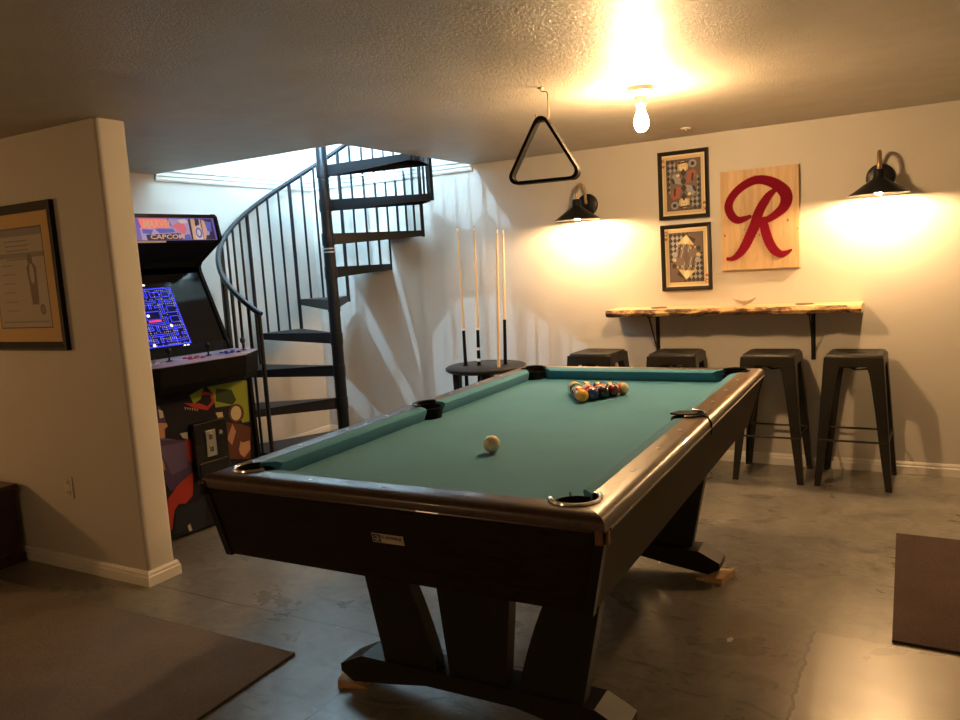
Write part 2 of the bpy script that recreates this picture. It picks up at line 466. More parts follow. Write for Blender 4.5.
# plaque on the near apron
def apron_pt(u, v, off):   # u across, v up, on the near sloping face
    z = .727+v; t = (z-zb0)/(zt0-zb0); y = -(AB[1]+(AT[1]-AB[1])*t) - off
    return (u, y, z)
pw, ph = .098, .026
bm = NB(); pc = .021
prism(bm, [(pc-pw/2, -ph/2), (pc+pw/2, -ph/2), (pc+pw/2, ph/2), (pc-pw/2, ph/2)], lambda u, v: apron_pt(u, v, .0002), lambda u, v: apron_pt(u, v, .0018))
decal(bm, [(pc-.047, -.011), (pc-.022, -.011), (pc-.022, .011), (pc-.047, .011)], lambda u, v: apron_pt(u, v, .0022), 1)
decal(bm, [(pc-.0345+.009*math.cos(k*PI/8), .009*math.sin(k*PI/8)) for k in range(16)], lambda u, v: apron_pt(u, v, .0026), 2)
decal(bm, [(pc-.037+.0035*math.cos(k*PI/6), .0025+.0035*math.sin(k*PI/6)) for k in range(12)], lambda u, v: apron_pt(u, v, .0030), 1)
text_faces(bm, 'ST. NATIONAL JR.', lambda u, v: apron_pt(pc+.0135+u, v+.004, .0024), .013, 1, .0004, .064)
o = obj('maker_plaque', bm, [M['plastic_white'], M['ink'], mat('blue_grey_badge', (.25, .32, .40), .5)], table); o['label'] = 'small cream plaque with a round blue badge and dark lettering'
# pedestals
def pedestal(sy):
    par = obj('pedestal_foot', NB(), M['leg'], table)
    me = par.data; bm = NB(); c = .0
    pr = [(-.455, .030), (-.30, .052), (-.16, .076), (.16, .076), (.30, .052), (.455, .030), (.505, .058), (.505, .084), (.415, .129), (-.415, .129), (-.505, .084), (-.505, .058)]
    y0, y1 = (-.705, -.590) if sy < 0 else (.590, .705)
    prism(bm, pr, lambda u, v: (u+c, y0, v), lambda u, v: (u+c, y1, v))
    bmesh.ops.recalc_face_normals(bm, faces=bm.faces[:]); bm.to_mesh(me); bm.free()
    ya, yb = (-.690, -.640) if sy < 0 else (.640, .690)
    c = .025
    def leg(pts):
        bm = prism(NB(), pts, lambda u, v: (u+c, ya, v), lambda u, v: (u+c, yb, v)); obj('leg', bm, M['leg'], par)
    zz = [.129, .16, .20, .26, .34, .42, .50, .61]
    inn = [.148, .152, .162, .180, .208, .240, .272, .312]
    outl = [.352 + (z-.129)*.20 for z in zz]
    for s in (-1, 1):
        leg([(s*a, z) for a, z in zip(outl, zz)] + [(s*a, z) for a, z in reversed(list(zip(inn, zz)))])
    hw_ = [.100 + (z-.129)*.10 for z in zz]
    leg([(-a, z) for a, z in zip(hw_, zz)] + [(a, z) for a, z in reversed(list(zip(hw_, zz)))])
pedestal(-1); pedestal(1)

def tw(x, y, z=0):   # table-local to world
    return (TX + x*math.cos(TT) - y*math.sin(TT), TY + x*math.sin(TT) + y*math.cos(TT), z)
# wooden wedges under the feet
def wedges(name, label, x, y, rz, w=.075, l=.11, n=2):
    t = None
    bm = NB()
    prism(bm, [(0, 0), (l, 0), (l, .029), (0, .008)], lambda u, v: (u-l/2, -w/2, v), lambda u, v: (u-l/2, w/2, v))
    o = obj(name, bm, M['wedge']); o.location = tw(x, y, 0.0005); o.rotation_euler = (0, 0, rz); tag(o, label, 'wedge', 'wood shims under the pool table')
    return o
wedges('wood_shim', 'splintered pine shim under near left end of table foot', -.478, -.665, R(200), .085, .10)
wedges('wood_shim', 'pine shim under near right end of table foot at photo bottom', .475, -.648, R(-20))
wedges('wood_shim', 'pine shim under the far table foot near the stools', .475, .640, R(-12), .13, .12)
wedges('wood_shim', 'pine shim under hidden left end of the far table foot', -.468, .648, R(190))

# balls
BR = .0286
def ball(base, x, y, label, stripe=False, dot=True, rot=(0, 0, 0)):
    bm = NB(); uvs(bm, (0, 0, 0), BR, 0, 28, 18)
    for f in bm.faces:
        c = f.calc_center_median().normalized()
        mi = 0
        if stripe and abs(c.z) > .50: mi = 1
        if dot and abs(c.x) > .93: mi = 1
        f.material_index = mi
    o = obj('billiard_ball', bm, [base, M['ballwhite']], None, smooth=False)
    for p in o.data.polygons: p.use_smooth = True
    o.location = tw(x, y, ZB+BR+.0002); o.rotation_euler = rot
    tag(o, label, 'ball', 'racked billiard balls'); return o
M['ballwhite'] = mat('ivory_resin', (.62, .54, .36), .12, coat=.5)
bc = dict(yellow=(.72, .36, .03), blue=(.015, .03, .16), red=(.42, .02, .015), purple=(.06, .012, .09), orange=(.65, .14, .015), green=(.01, .09, .035), maroon=(.15, .015, .015), black=(.008, .008, .008))
BM = {k: mat('resin_'+k, v, .12, coat=.5) for k, v in bc.items()}
cue = ball(M['ballwhite'], .005, -.464, 'cream white cue ball alone in the middle of the cloth', dot=False)
cue.name = 'cue_ball'; cue['group'] = 'balls on the pool table'; del cue['group']
rack = [[('yellow', 0)], [('red', 1), ('blue', 0)], [('green', 1), ('orange', 1), ('black', 0)], [('green', 0), ('purple', 1), ('orange', 0), ('maroon', 0)],
        [('yellow', 1), ('blue', 1), ('purple', 0), ('maroon', 1), ('red', 0)]]
rack[4][4] = ('orange', 1); rack[2][1] = ('red', 0); rack[1][0] = ('red', 1)
rowname = ['front', 'second', 'third', 'fourth', 'rear']
for r in range(5):
    for i in range(r+1):
        col, st = rack[r][i]
        x = -.018 + (i-r/2)*(2*BR+.0003); y = .418 + r*(2*BR+.0003)*.866
        if r == 0: lab = 'solid yellow ball at the front point of the triangle'
        elif r == 4 and i == 4: lab = 'orange striped ball at far right corner of the triangle'
        elif r == 4 and i == 0: lab = 'yellow striped ball at far left corner of the triangle'
        else:
            pos = ['leftmost', 'second from left', 'third from left', 'fourth from left'][i] if i < r else 'rightmost'
            lab = '%s %s ball, %s in the %s row of the rack' % ('striped' if st else 'solid', col, pos, rowname[r])
        ball(BM[col], x, y, lab, bool(st), True, (random.uniform(0, 3), random.uniform(.5, 2.2), random.uniform(0, 6)) if not (r == 4 and i == 4) else (0, R(62), R(-20)))

# ------------------------------------------------------------------ spiral staircase
SX, SY, SR, ST1, SD, SRI, SHW, SHH = .805, -.765, .771, -103.4, 30.2, .242, 15.17, .939
stair = thing('spiral_staircase', 'black metal spiral staircase rising through the ceiling opening in the corner', 'staircase', (SX, SY, 0))
def pol(r, a, z): return (r*math.cos(R(a)), r*math.sin(R(a)), z)
obj('pole', lathe(NB(), [(.043, 0), (.043, 1.57), (.040, 1.57), (.040, 3.35)], n=24), M['black_metal'], stair, smooth=True)
obj('base_plate', lathe(NB(), [(.14, .0), (.14, .010), (.05, .012)], n=24), M['black_metal'], stair, smooth=True)
bm = NB(); lathe(bm, [(.041, 1.555), (.048, 1.555), (.048, 1.565), (.041, 1.565)], n=24); lathe(bm, [(.041, 1.58), (.047, 1.58), (.047, 1.59), (.041, 1.59)], n=24)
o = obj('collar', bm, M['gray_pole'], stair, smooth=True); o['label'] = 'pale joint rings round the pole'
def tread(k):
    a = ST1 - SD*(k-1); z = k*SRI; lo, hi = a-SHW, a+SHW; bm = NB(); n = 6
    def hexp(P, Q, h0, h1, th, inward):
        # lip strip from P to Q hanging below the plate; h0,h1 heights
        P, Q = Vector(P), Vector(Q); iv = Vector(inward)*th
        rings = []
        for X, h in ((P, h0), (Q, h1)):
            rings.append([X, X+iv, X+iv-Vector((0, 0, h)), X-Vector((0, 0, h))])
        loft(bm, rings)
    arc = [pol(SR, lo+(hi-lo)*i/n, z) for i in range(n+1)]
    inner = [pol(.055, hi, z), pol(.055, lo, z)]
    top = arc + inner
    loft(bm, [[(p[0], p[1], z) for p in top], [(p[0], p[1], z-.006) for p in top]])
    for aa, sg in ((lo, 1), (hi, -1)):
        inn = (-math.sin(R(aa))*sg, math.cos(R(aa))*sg, 0)
        hexp(pol(.03, aa, z), pol(SR, aa, z), .082, .045, .005, inn)
    for i in range(n): hexp(arc[i], arc[i+1], .045, .045, .005, (-math.cos(R(a)), -math.sin(R(a)), 0))
    lathe(bm, [(.040, z-.086), (.0465, z-.086), (.0465, z+.001), (.040, z+.001)], n=20)
    obj('tread', bm, M['black_metal'], stair)
for k in range(1, 10): tread(k)
# landing
bm = NB(); z = 10*SRI
a1 = ST1 - SD*9 + SHW
a2 = a1 - SD
poly = [pol(.05, a1, 0)[:2], pol(SR, a1, 0)[:2], (HX-SX-.002, pol(SR, a1, 0)[1]), (HX-SX-.002, pol(SR, a2, 0)[1]), pol(SR, a2, 0)[:2], pol(.05, a2, 0)[:2]]
prism(bm, poly, lambda u, v: (u, v, z-.05), lambda u, v: (u, v, z)); obj('landing', bm, M['black_metal'], stair)
aS = ST1 + SHW
def hz(a): return SRI*(1 + (aS-a)/SD) + SHH
def hang(i): return aS - SD*i
# thick posts at tread joints; thin balusters between
RB = SR - .006
for i in range(0, 10):
    a = hang(i); zb_ = max(i, 1)*SRI - .05
    if i == 0: zb_ = SRI-.05
    bm = tube(NB(), [pol(RB+.010, a, zb_), pol(RB+.010, a, hz(a))], .0145, 8); obj('post', bm, M['black_metal'], stair, smooth=True)
    if i < 9:
        for j in (1, 2, 3):
            aa = a - SD*j/4
            bm = tube(NB(), [pol(RB, aa, (i+1)*SRI-.04), pol(RB, aa, hz(aa))], .0092, 8); obj('baluster', bm, M['black_metal'], stair, smooth=True)
pts = [pol(SR+.004, aS+1.2-a, hz(aS+1.2-a)) for a in range(0, int(SD*9)+2, 4)]
obj('handrail', tube(NB(), pts, .019, 10), M['black_metal'], stair, smooth=True)

# guard rail on the upper floor along the front edge of the opening
gr = thing('guard_railing', 'black upstairs guard railing along the edge of the stair opening', 'railing', (0, HY-.05, 2.4))
obj('top_rail', tube(NB(), [(.02, 0, .92), (HX+.05, 0, .92)], .019, 10), M['black_metal'], gr, smooth=True)
obj('bottom_rail', B(.02, HX+.05, -.012, .012, .06, .08), M['black_metal'], gr)
for k in range(15):
    x = .05 + k*.113; obj('post' if k % 7 == 0 else 'baluster', tube(NB(), [(x, 0, 0), (x, 0, .91)], .0125 if k % 7 == 0 else .008, 8), M['black_metal'], gr, smooth=True)

# ------------------------------------------------------------------ bar stools
def make_stool():
    t = thing('bar_stool', 'x', 'stool')
    s, b, hh = .151, .203, .771
    # seat: rounded square pan with raised rim
    def rsq(h, r, z, n=5):
        out = []
        for cx, cy, a0 in ((h-r, h-r, 0), (-h+r, h-r, 90), (-h+r, -h+r, 180), (h-r, -h+r, 270)):
            for k in range(n+1): out.append((cx+r*math.cos(R(a0+90*k/n)), cy+r*math.sin(R(a0+90*k/n)), z))
        return out
    bm = NB()
    loft(bm, [rsq(s+.002, .030, hh-.070), rsq(s, .030, hh-.012), rsq(s-.006, .028, hh-.002), rsq(s-.014, .026, hh), rsq(s-.024, .022, hh-.002), rsq(s-.034, .018, hh-.006)])
    obj('seat', bm, M['gunmetal'], t, smooth=True)
    bm = NB(); prism(bm, [(.045*math.cos(k*PI/8)*(1.2 if 1 else 1), .012*math.sin(k*PI/8)) for k in range(16)], lambda u, v: (u, v, hh-.0055), lambda u, v: (u, v, hh-.0052))
    obj('hand_slot', bm, M['black_matte'], t)
    for sx in (-1, 1):
        for sy in (-1, 1):
            bm = NB(); th = .004
            zs = [.755, .715, .702, .66, .60, .45, .25, .0]
            ws = [.158, .158, .088, .077, .071, .060, .050, .034]
            for q in (0, 1):
                rings = []
                for z, w in zip(zs, ws):
                    c = s+.003 + (b-s-.003)*(1-(z/.755))
                    w = min(w, c)
                    x0, x1_ = sx*c, sx*(c-w)
                    if q == 0: ring = [(x0, sy*c, z), (x1_, sy*c, z), (x1_, sy*(c-th), z), (x0, sy*(c-th), z)]
                    else: ring = [(sy*0+sx*c, sy*c, z), (sx*c, sy*(c-w), z), (sx*(c-th), sy*(c-w), z), (sx*(c-th), sy*c, z)]
                    rings.append(ring)
                loft(bm, rings)
            # foot pad
            box(bm, *(sorted((sx*b, sx*(b-.03)))), *(sorted((sy*b, sy*(b-.03)))), 0, .012)
            obj('leg', bm, M['gunmetal'], t, smooth=False)
    zb = .275; c = s + (b-s)*(1-zb/.755) - .004
    for k, (p, q) in enumerate((((-c, -c), (c, -c)), ((c, -c), (c, c)), ((c, c), (-c, c)), ((-c, c), (-c, -c)))):
        bm = tube(NB(), [(p[0], p[1], zb), (q[0], q[1], zb)], .0065, 8); obj('stretcher', bm, M['gunmetal'], t, smooth=True)
    for sg in (-1, 1):
        bm = tube(NB(), [(-s+.01, -sg*(s-.01), .70), (0, 0, .672+.008*sg), (s-.01, sg*(s-.01), .70)], .006, 6); obj('brace', bm, M['gunmetal'], t, smooth=True)
    return t
def copy_tree(o, parent=None):
    c = o.copy(); C.objects.link(c); c.parent = parent
    for ch in list(o.children): copy_tree(ch, c)
    return c
st0 = make_stool()
spots = [(2.645, -.245, R(-3), 'dark metal bar stool under the left end of the wall shelf'),
         (3.185, -.235, R(2), 'dark metal bar stool below left shelf bracket, second from left'),
         (3.772, -.232, R(-1), 'dark metal bar stool standing just behind the pool table corner'),
         (4.240, -.232, R(-2), 'dark metal bar stool in full view right of the pool table')]
for i, (x, y, rz, lab) in enumerate(spots):
    t = st0 if i == 0 else copy_tree(st0)
    t.location = (x, y, 0); t.rotation_euler = (0, 0, rz); tag(t, lab, 'stool', 'bar stools along the wall shelf')

# ------------------------------------------------------------------ live-edge wall shelf
shelf = thing('wall_shelf', 'long live-edge wooden bar shelf on black brackets above the stools', 'shelf', (2.712, 0, 0))
L = 1.556; n = 60; zt1, zb1 = 1.046, .998
bm = NB(); rings = []
rs = random.Random(3)
ph_ = [rs.uniform(0, 6) for _ in range(6)]
for i in range(n+1):
    x = L*i/n
    w = .006*math.sin(x*9+ph_[0]) + .004*math.sin(x*23+ph_[1]) + .003*math.sin(x*47+ph_[2])
    dip = -.010*math.exp(-((x-.55)/.09)**2) - .006*math.exp(-((x-.30)/.05)**2)
    lo = .003*math.sin(x*17+ph_[3]) + .003*math.sin(x*41+ph_[4]) - .010*math.exp(-((x-.62)/.03)**2) - .008*math.exp(-((x-.24)/.04)**2)
    yf = -.25 + w*1.3
    rings.append([(x, 0, zb1), (x, 0, zt1), (x, yf+.012, zt1+dip*.2), (x, yf, zt1-.010+dip), (x, yf-.004, (zt1+zb1)/2+dip*.5), (x, yf+.008, zb1+.006+lo), (x, yf+.03, zb1+lo*.4)])
vs = loft(bm, rings)
for f in bm.faces:
    c = f.calc_center_median()
    f.material_index = 1 if (c.y < -.225 and c.z < zt1-.001) else 0
obj('slab', bm, [M['live_top'], M['bark']], shelf, smooth=True)
for x in (.285, 1.272):
    bm = NB(); box(bm, x-.013, x+.013, -.006, 0, .690, zb1-.002); box(bm, x-.013, x+.013, -.20, 0, zb1-.010, zb1-.002)
    prism(bm, [(-.006, .72), (-.006, .735), (-.185, zb1-.010), (-.200, zb1-.010)], lambda u, v: (x-.003, u, v), lambda u, v: (x+.003, u, v))
    obj('bracket', bm, M['black_metal'], shelf)
# things on the shelf
for x, y, lab in ((3.045, -.12, 'thin dark coaster lying near left end of the wall shelf'), (3.945, -.10, 'thin dark coaster lying near right end of the wall shelf')):
    bm = lathe(NB(), [(.052, 0), (.054, .002), (.052, .005), (.048, .004)], n=24); o = obj('coaster', bm, M['ink_brown'], smooth=True)
    o.location = (x, y, zt1+.0003); tag(o, lab, 'coaster', 'coasters on the wall shelf')
bm = NB()
rings = []
for i in range(17):
    s_ = -1 + 2*i/16; x = .085*s_; w = .030*(1-s_*s_)**.5+.003; z = .030 + .020*abs(s_)**2.4
    rings.append([(x, -w, z+.006), (x, -w*.6, z-.020*(1-abs(s_))), (x, 0, z-.026*(1-abs(s_))), (x, w*.6, z-.020*(1-abs(s_))), (x, w, z+.006), (x, w*.5, z-.008*(1-abs(s_))), (x, 0, z-.014*(1-abs(s_))), (x, -w*.5, z-.008*(1-abs(s_)))])
loft(bm, rings)
lathe(bm, [(.028, .0), (.028, .004), (.012, .006), (.012, .012)], n=16)
tube(bm, [(-.05, 0, .012), (-.065, -.004, .035), (-.035, -.006, .048), (-.01, -.004, .044)], [.004, .004, .003, .001], 6)
tube(bm, [(-.02, .006, .012), (-.03, .008, .030), (-.055, .008, .050)], [.004, .003, .001], 6)
o = obj('antler_dish', bm, M['tray'], smooth=True); o.location = (3.598, -.13, zt1); o.scale = (.85, 1, 1); tag(o, 'small pale dish with curled pointed ends on the wall shelf', 'dish')

# ------------------------------------------------------------------ wall pieces
def wall_frame(name, label, cat, x0, x1, z0, z1, tilt=0, fw=.025, dep=.022, y=0, fm='frame_black', group=None):
    cx, cz = (x0+x1)/2, (z0+z1)/2
    t = thing(name, label, cat, (cx, y-.001, cz), 0, group); t.rotation_euler = (0, tilt, 0)
    w, h = (x1-x0)/2, (z1-z0)/2
    bm = NB()
    sec = [(0, 0), (0, -dep), (fw*.35, -dep), (fw*.8, -dep*.7), (fw, -dep*.55), (fw, 0)]
    rings = []
    for sx, sz in ((-1, -1), (1, -1), (1, 1), (-1, 1), (-1, -1)):
        rings.append([(sx*(w-u), v, sz*(h-u)) for u, v in sec])
    loft(bm, rings, cap=False); bmesh.ops.remove_doubles(bm, verts=bm.verts[:], dist=1e-6)
    obj('frame', bm, M[fm], t)
    return t, w, h
def ellipse(cx, cy, a, b, n=14, rot=0):
    return [(cx+a*math.cos(2*PI*k/n)*math.cos(rot)-b*math.sin(2*PI*k/n)*math.sin(rot), cy+a*math.cos(2*PI*k/n)*math.sin(rot)+b*math.sin(2*PI*k/n)*math.cos(rot)) for k in range(n)]
def heart(cx, cy, s):
    return [(cx+s*p[0], cy+s*p[1]) for p in ((0, -1), (-.55, -.35), (-.95, .2), (-.8, .7), (-.4, .8), (0, .4), (.4, .8), (.8, .7), (.95, .2), (.55, -.35))]
def card_art(t, w, h, letter, queen):
    bm = NB(); box(bm, -w+.015, w-.015, -.006, -.001, -h+.015, h-.015, 0)
    lay = [0]
    def D(poly, mi, both=True):
        lay[0] += 1; yy = -.0062 - lay[0]*.00002
        decal(bm, poly, lambda u, v: (u, yy, v), mi)
        if both: decal(bm, [(-u, -v) for u, v in poly], lambda u, v: (u, yy, v), mi)
    cw, chh = w-.052, h-.055
    D([(-cw-.018, -chh-.018), (cw+.018, -chh-.018), (cw+.018, chh+.018), (-cw-.018, chh+.018)], 6, False)
    D([(-cw, -chh), (cw, -chh), (cw, chh), (-cw, chh)], 1, False)
    D([(-cw+.003, -chh+.003), (cw-.003, -chh+.003), (cw-.003, chh-.003), (-cw+.003, chh-.003)], 3, False)
    # harlequin background in two corners
    s = .0175
    for i in range(5):
        for j in range(6):
            x = -cw+.014 + i*s*1.6; z = chh-.017 - j*s*2.0
            if i + j*.8 > 4.6: continue
            for (dx, dz, mi) in ((0, 0, 1), (s*.8, -s, 2)):
                if x+dx+s*.7 < cw: D([(x+dx, z+dz+s), (x+dx+s*.78, z+dz), (x+dx, z+dz-s), (x+dx-s*.78, z+dz)], mi)
    if queen:
        D([(.02, chh-.004), (cw-.004, chh-.004), (cw-.004, .03), (.015, .02), (-.03, .06)], 3)
        D([(-.005, chh-.01), (.065, chh-.05), (.055, chh-.075), (-.005, chh-.02)], 1)
        D([(.005, chh-.015), (.06, chh-.095), (.025, chh-.11), (-.05, chh-.10), (-.065, chh-.08)], 5)
        D(ellipse(0, chh-.052, .020, .026), 0)
        D([(-.05, chh-.075), (.055, chh-.085), (.085, .0), (-.085, .0)], 4)
        for k in range(9):
            x = -.06+k*.015; D(ellipse(x, chh-.098-.008*math.cos(x*20), .0045, .007, 8), 1 if k % 2 else 5)
        for k in range(5):
            D([(-.075+k*.018, .0), (-.055+k*.02, .09), (-.049+k*.02, .09), (-.068+k*.018, .0)], 1 if k % 2 else 2)
        D(ellipse(-.075, .02, .018, .018), 2); D(ellipse(.082, .055, .014, .016), 1); D(ellipse(.078, .015, .012, .012), 5)
        D([(-.02, .0), (0, .075), (.02, .0)], 3)
    else:
        D([(-.055, chh-.01), (.075, chh-.01), (.085, chh-.03), (-.05, chh-.04)], 3)
        D(ellipse(.062, chh-.035, .026, .026), 2); D(ellipse(.062, chh-.035, .013, .013), 1)
        D(ellipse(-.002, chh-.050, .036, .036), 5); D(ellipse(-.002, chh-.052, .024, .028), 0)
        D(ellipse(-.010, chh-.046, .003, .003, 8), 1); D(ellipse(.008, chh-.044, .003, .003, 8), 1)
        D([(-.03, chh-.032), (.03, chh-.026), (.034, chh-.016), (-.032, chh-.022)], 1)
        D([(-.09, 0), (-.085, .08), (-.03, chh-.075), (.03, chh-.08), (.085, .085), (.09, 0)], 4)
        D([(.015, .01), (.03, .085), (.07, .095), (.088, .07), (.06, .015)], 4 if 0 else 7)
        D([(-.015, .0), (-.05, .01), (-.085, .045), (-.06, .075), (-.02, .045)], 2)
        D(ellipse(-.036, .062, .012, .010), 0)
        D([(-.02, .02), (0, .05), (.02, .02), (0, -.0)], 1)
        D([(-.02, .075), (0, .105), (.02, .075), (0, .05)], 1)
        D([(.05, .02), (.055, .07), (.067, .07), (.064, .02)], 1)
        D(ellipse(-.07, .03, .010, .022, 10, .4), 1)
    # indices
    for s_ in (1, -1):
        lay[0] += 1; yy = -.0062 - lay[0]*.00002
        text_faces(bm, letter, lambda u, v: (s_*(-w+.034+u), yy, s_*(h-.058+v)), .034, 7, .001)
        decal(bm, heart(s_*(-w+.034), s_*(h-.095), .012*s_), lambda u, v: (u, yy, v), 7)
    obj('card_print', bm, [M['cream'], M['ink'], M['ink_grey'], M['ink_brown'], mat('mauve_brown_ink', (.13, .095, .085), .6), M['ink_gold'], M['card'], M['ink_red']], t, smooth='keep')
t, w, h = wall_frame('framed_card', 'black framed king playing card print, upper of the two', 'picture', 3.036, 3.367, 1.624, 2.066, R(.0), group='framed playing card prints')
card_art(t, w, h, 'K', False)
t, w, h = wall_frame('framed_card', 'black framed queen playing card print, lower of the two', 'picture', 3.041, 3.373, 1.152, 1.590, R(-.3), group='framed playing card prints')
card_art(t, w, h, 'Q', True)

# letter board
bt = thing('letter_sign', 'natural pine board sign with a large red script letter R', 'sign', (3.676, -.002, 1.584))
bw_, bh_ = .235, .313
bm = NB()
for i, (a, b) in enumerate(((-1, -.36), (-.355, .32), (.325, 1))):
    box(bm, bw_*a, bw_*b, -.034, 0, -bh_, bh_, 0, .0015)
for kx, kz, rr in ((-.21, -.09, .008), (.225, -.075, .006), (-.09, -.06, .005), (.17, -.02, .009), (.0, -.10, .006), (.14, .20, .006), (-.02, .27, .005)):
    decal(bm, ellipse(kx, kz, rr*.7, rr), lambda u, v: (u, -.0343, v), 1)
obj('board', bm, [M['pine'], mat('knot_brown', (.16, .08, .035), .6)], bt)
def c2b(x, y):   # photo-crop trace of the board to board units
    u = ((x-120)/(600-120)) if y < 300 else ((x-146)/(597-146)); 
    u = (x - (122+(y-75)*.045))/ (478-(y-50)*.048)
    top = 76-(x-122)*.1; bot = 668-(x-148)*.04
    return (-bw_+2*bw_*u, bh_-2*bh_*(y-top)/(bot-top))
def ribbon(bm, pts, mi=0, y0=-.0345, th=.008, jag=.0016, sub=7):
    P = [Vector((*c2b(x, y), 0)) for x, y, _ in pts]; W = [w_/478*2*bw_/2 for _, _, w_ in pts]
    Q, V = [], []
    for i in range(len(P)-1):
        p0, p1, p2, p3 = P[max(i-1, 0)], P[i], P[i+1], P[min(i+2, len(P)-1)]
        for k in range(sub):
            t = k/sub
            Q.append(.5*((2*p1)+(-p0+p2)*t+(2*p0-5*p1+4*p2-p3)*t*t+(-p0+3*p1-3*p2+p3)*t**3)); V.append(W[i]+(W[i+1]-W[i])*t)
    Q.append(P[-1]); V.append(W[-1])
    rings = []
    for i, q in enumerate(Q):
        d = (Q[min(i+1, len(Q)-1)]-Q[max(i-1, 0)]).normalized(); n_ = Vector((-d.y, d.x, 0))
        j = jag*(1 if i % 2 else -.4)
        a = q+n_*(V[i]+j); b = q-n_*(V[i]+j)
        rings.append([(a.x, y0, a.y), (b.x, y0, b.y), (b.x, y0-th, b.y), (a.x, y0-th, a.y)])
    loft(bm, rings)
bm = NB()
ribbon(bm, [(322, 336, 16), (285, 352, 34), (240, 362, 46), (203, 335, 52), (183, 285, 52), (196, 235, 48), (235, 185, 48), (290, 145, 50), (350, 122, 52), (410, 125, 58), (470, 150, 66), (515, 190, 72), (528, 235, 70), (510, 285, 60), (470, 325, 48), (425, 355, 42), (385, 372, 30)])
ribbon(bm, [(462, 182, 26), (425, 215, 46), (388, 270, 54), (362, 325, 58), (345, 385, 64), (318, 450, 62), (285, 520, 56), (248, 570, 44), (212, 594, 28), (176, 594, 16)], y0=-.0348)
ribbon(bm, [(385, 345, 40), (398, 395, 54), (410, 445, 58), (430, 500, 58), (458, 545, 54), (495, 568, 44), (530, 558, 26), (557, 540, 8)], y0=-.0346)
obj('script_letter', bm, M['red_paint'], bt)

# certificate on the partition
t, w, h = wall_frame('framed_certificate', 'large black framed certificate with gold mat on the left partition', 'picture', .378, 1.038, 1.122, 1.832, 0, .042, .024, PY)
bm = NB(); box(bm, -w+.03, w-.03, -.006, -.001, -h+.03, h-.03, 0)
def Dq(poly, mi, k): decal(bm, poly, lambda u, v: (u, -.0062-k*.0001, v), mi)
dw, dh = w-.118, h-.115
Dq([(-dw-.006, -dh-.006), (dw+.006, -dh-.006), (dw+.006, dh+.006), (-dw-.006, dh+.006)], 1, 1)
Dq([(-dw, -dh), (dw, -dh), (dw, dh), (-dw, dh)], 2, 2)
Dq([(-dw, dh-.035), (dw, dh-.035), (dw, dh), (-dw, dh)], 3, 3)
Dq([(-dw, dh-.14), (dw, dh-.14), (dw, dh-.115), (-dw, dh-.115)], 3, 3)
rs = random.Random(5)
for k in range(5):
    x0 = rs.uniform(-.02, .02); Dq([(x0-.11, dh-.055-k*.022), (x0+.09, dh-.055-k*.022), (x0+.09, dh-.062-k*.022), (x0-.11, dh-.062-k*.022)], 3, 4)
for k in range(6):
    z = .07-k*.045; Dq([(-.15, z), (-.03-rs.uniform(0, .04), z), (-.03, z-.006), (-.15, z-.006)], 3, 4)
Dq([(.06, .05), (.10, .09), (.14, .05), (.135, -.08), (.13, -.13), (.075, -.13), (.07, -.04)], 4, 4); Dq(ellipse(.095, .09, .022, .026), 4, 5); Dq(ellipse(.10, .02, .018, .05), 2, 6)
Dq(ellipse(.155, -.155, .022, .027), 4, 5); Dq(ellipse(.155, -.155, .014, .018), 3, 6)
Dq([(-dw+.02, -dh+.03), (dw-.02, -dh+.03), (dw-.02, -dh+.022), (-dw+.02, -dh+.022)], 3, 4)
obj('print', bm, [M['gold_mat'], M['ink'], M['doc'], M['doc_dark'], M['ink_brown']], t, smooth='keep')

# outlets
def outlet(x, y, z, label):
    t = thing('wall_outlet', label, 'outlet', (x, y, z))
    obj('cover_plate', B(-.035, .035, -.006, 0, -.0575, .0575, bev=.002), M['plastic_white'], t)
    for s in (-1, 1):
        bm = NB(); box(bm, -.016, .016, -.0085, -.005, s*.026-.014, s*.026+.014, 0, .002)
        for xx in (-.006, .006): box(bm, xx-.0012, xx+.0012, -.0092, -.0084, s*.026-.005, s*.026+.006, 1)
        obj('socket', bm, [M['plastic_white'], M['ink']], t)
outlet(4.366, 0, .416, 'ivory wall outlet behind the right bar stool')
outlet(.875, PY, .432, 'ivory wall outlet low on the left partition')

# ------------------------------------------------------------------ wall lamps
def sconce(x, label):
    t = thing('wall_sconce', label, 'wall lamp', (x, 0, 1.665), 0, 'barn style wall lamps')
    xb = .0
    bm = NB(); lathe(bm, [(0, -.022), (.055, -.022), (.076, -.012), (.078, 0), (0, 0)], (xb, 0, .108), 32, axis='y'); obj('backplate', bm, M['black_metal'], t, smooth=True)
    pts = [(xb, -.02, .108)]
    for k in range(13):
        a = PI*k/12; pts.append((0, -.115+.080*math.cos(a)*1.0, .165+.080*math.sin(a)))
    pts.append((0, -.197, .135))
    pts[0] = (0, -.018, .118); pts.insert(1, (0, -.032, .140))
    obj('gooseneck_arm', tube(NB(), pts, .0105, 10), M['brass'], t, smooth=True)
    bm = NB(); lathe(bm, [(.0, .140), (.024, .140), (.030, .130), (.030, .098), (.036, .088), (.155, .004), (.158, .0), (.154, .0), (.034, .082), (.028, .088), (.0, .095)], (0, -.2, 0), 40)
    sh = obj('lamp_shade', bm, M['black_metal'], t, smooth=True)
    bm = NB(); uvs(bm, (0, -.2, .030), .028, 0, 16, 12, 1.1)
    obj('bulb', bm, M['bulb_sconce'], t, smooth=True)
    return t
M['bulb_sconce'] = mat('warm_sconce_bulb', (1, 1, 1), .5, emis=(1, .60, .27), estr=1000)
sconce(2.522, 'black cone wall lamp on gooseneck arm above the stair-side wall').name
sconce(4.354, 'black cone wall lamp on gooseneck arm right of the letter sign')
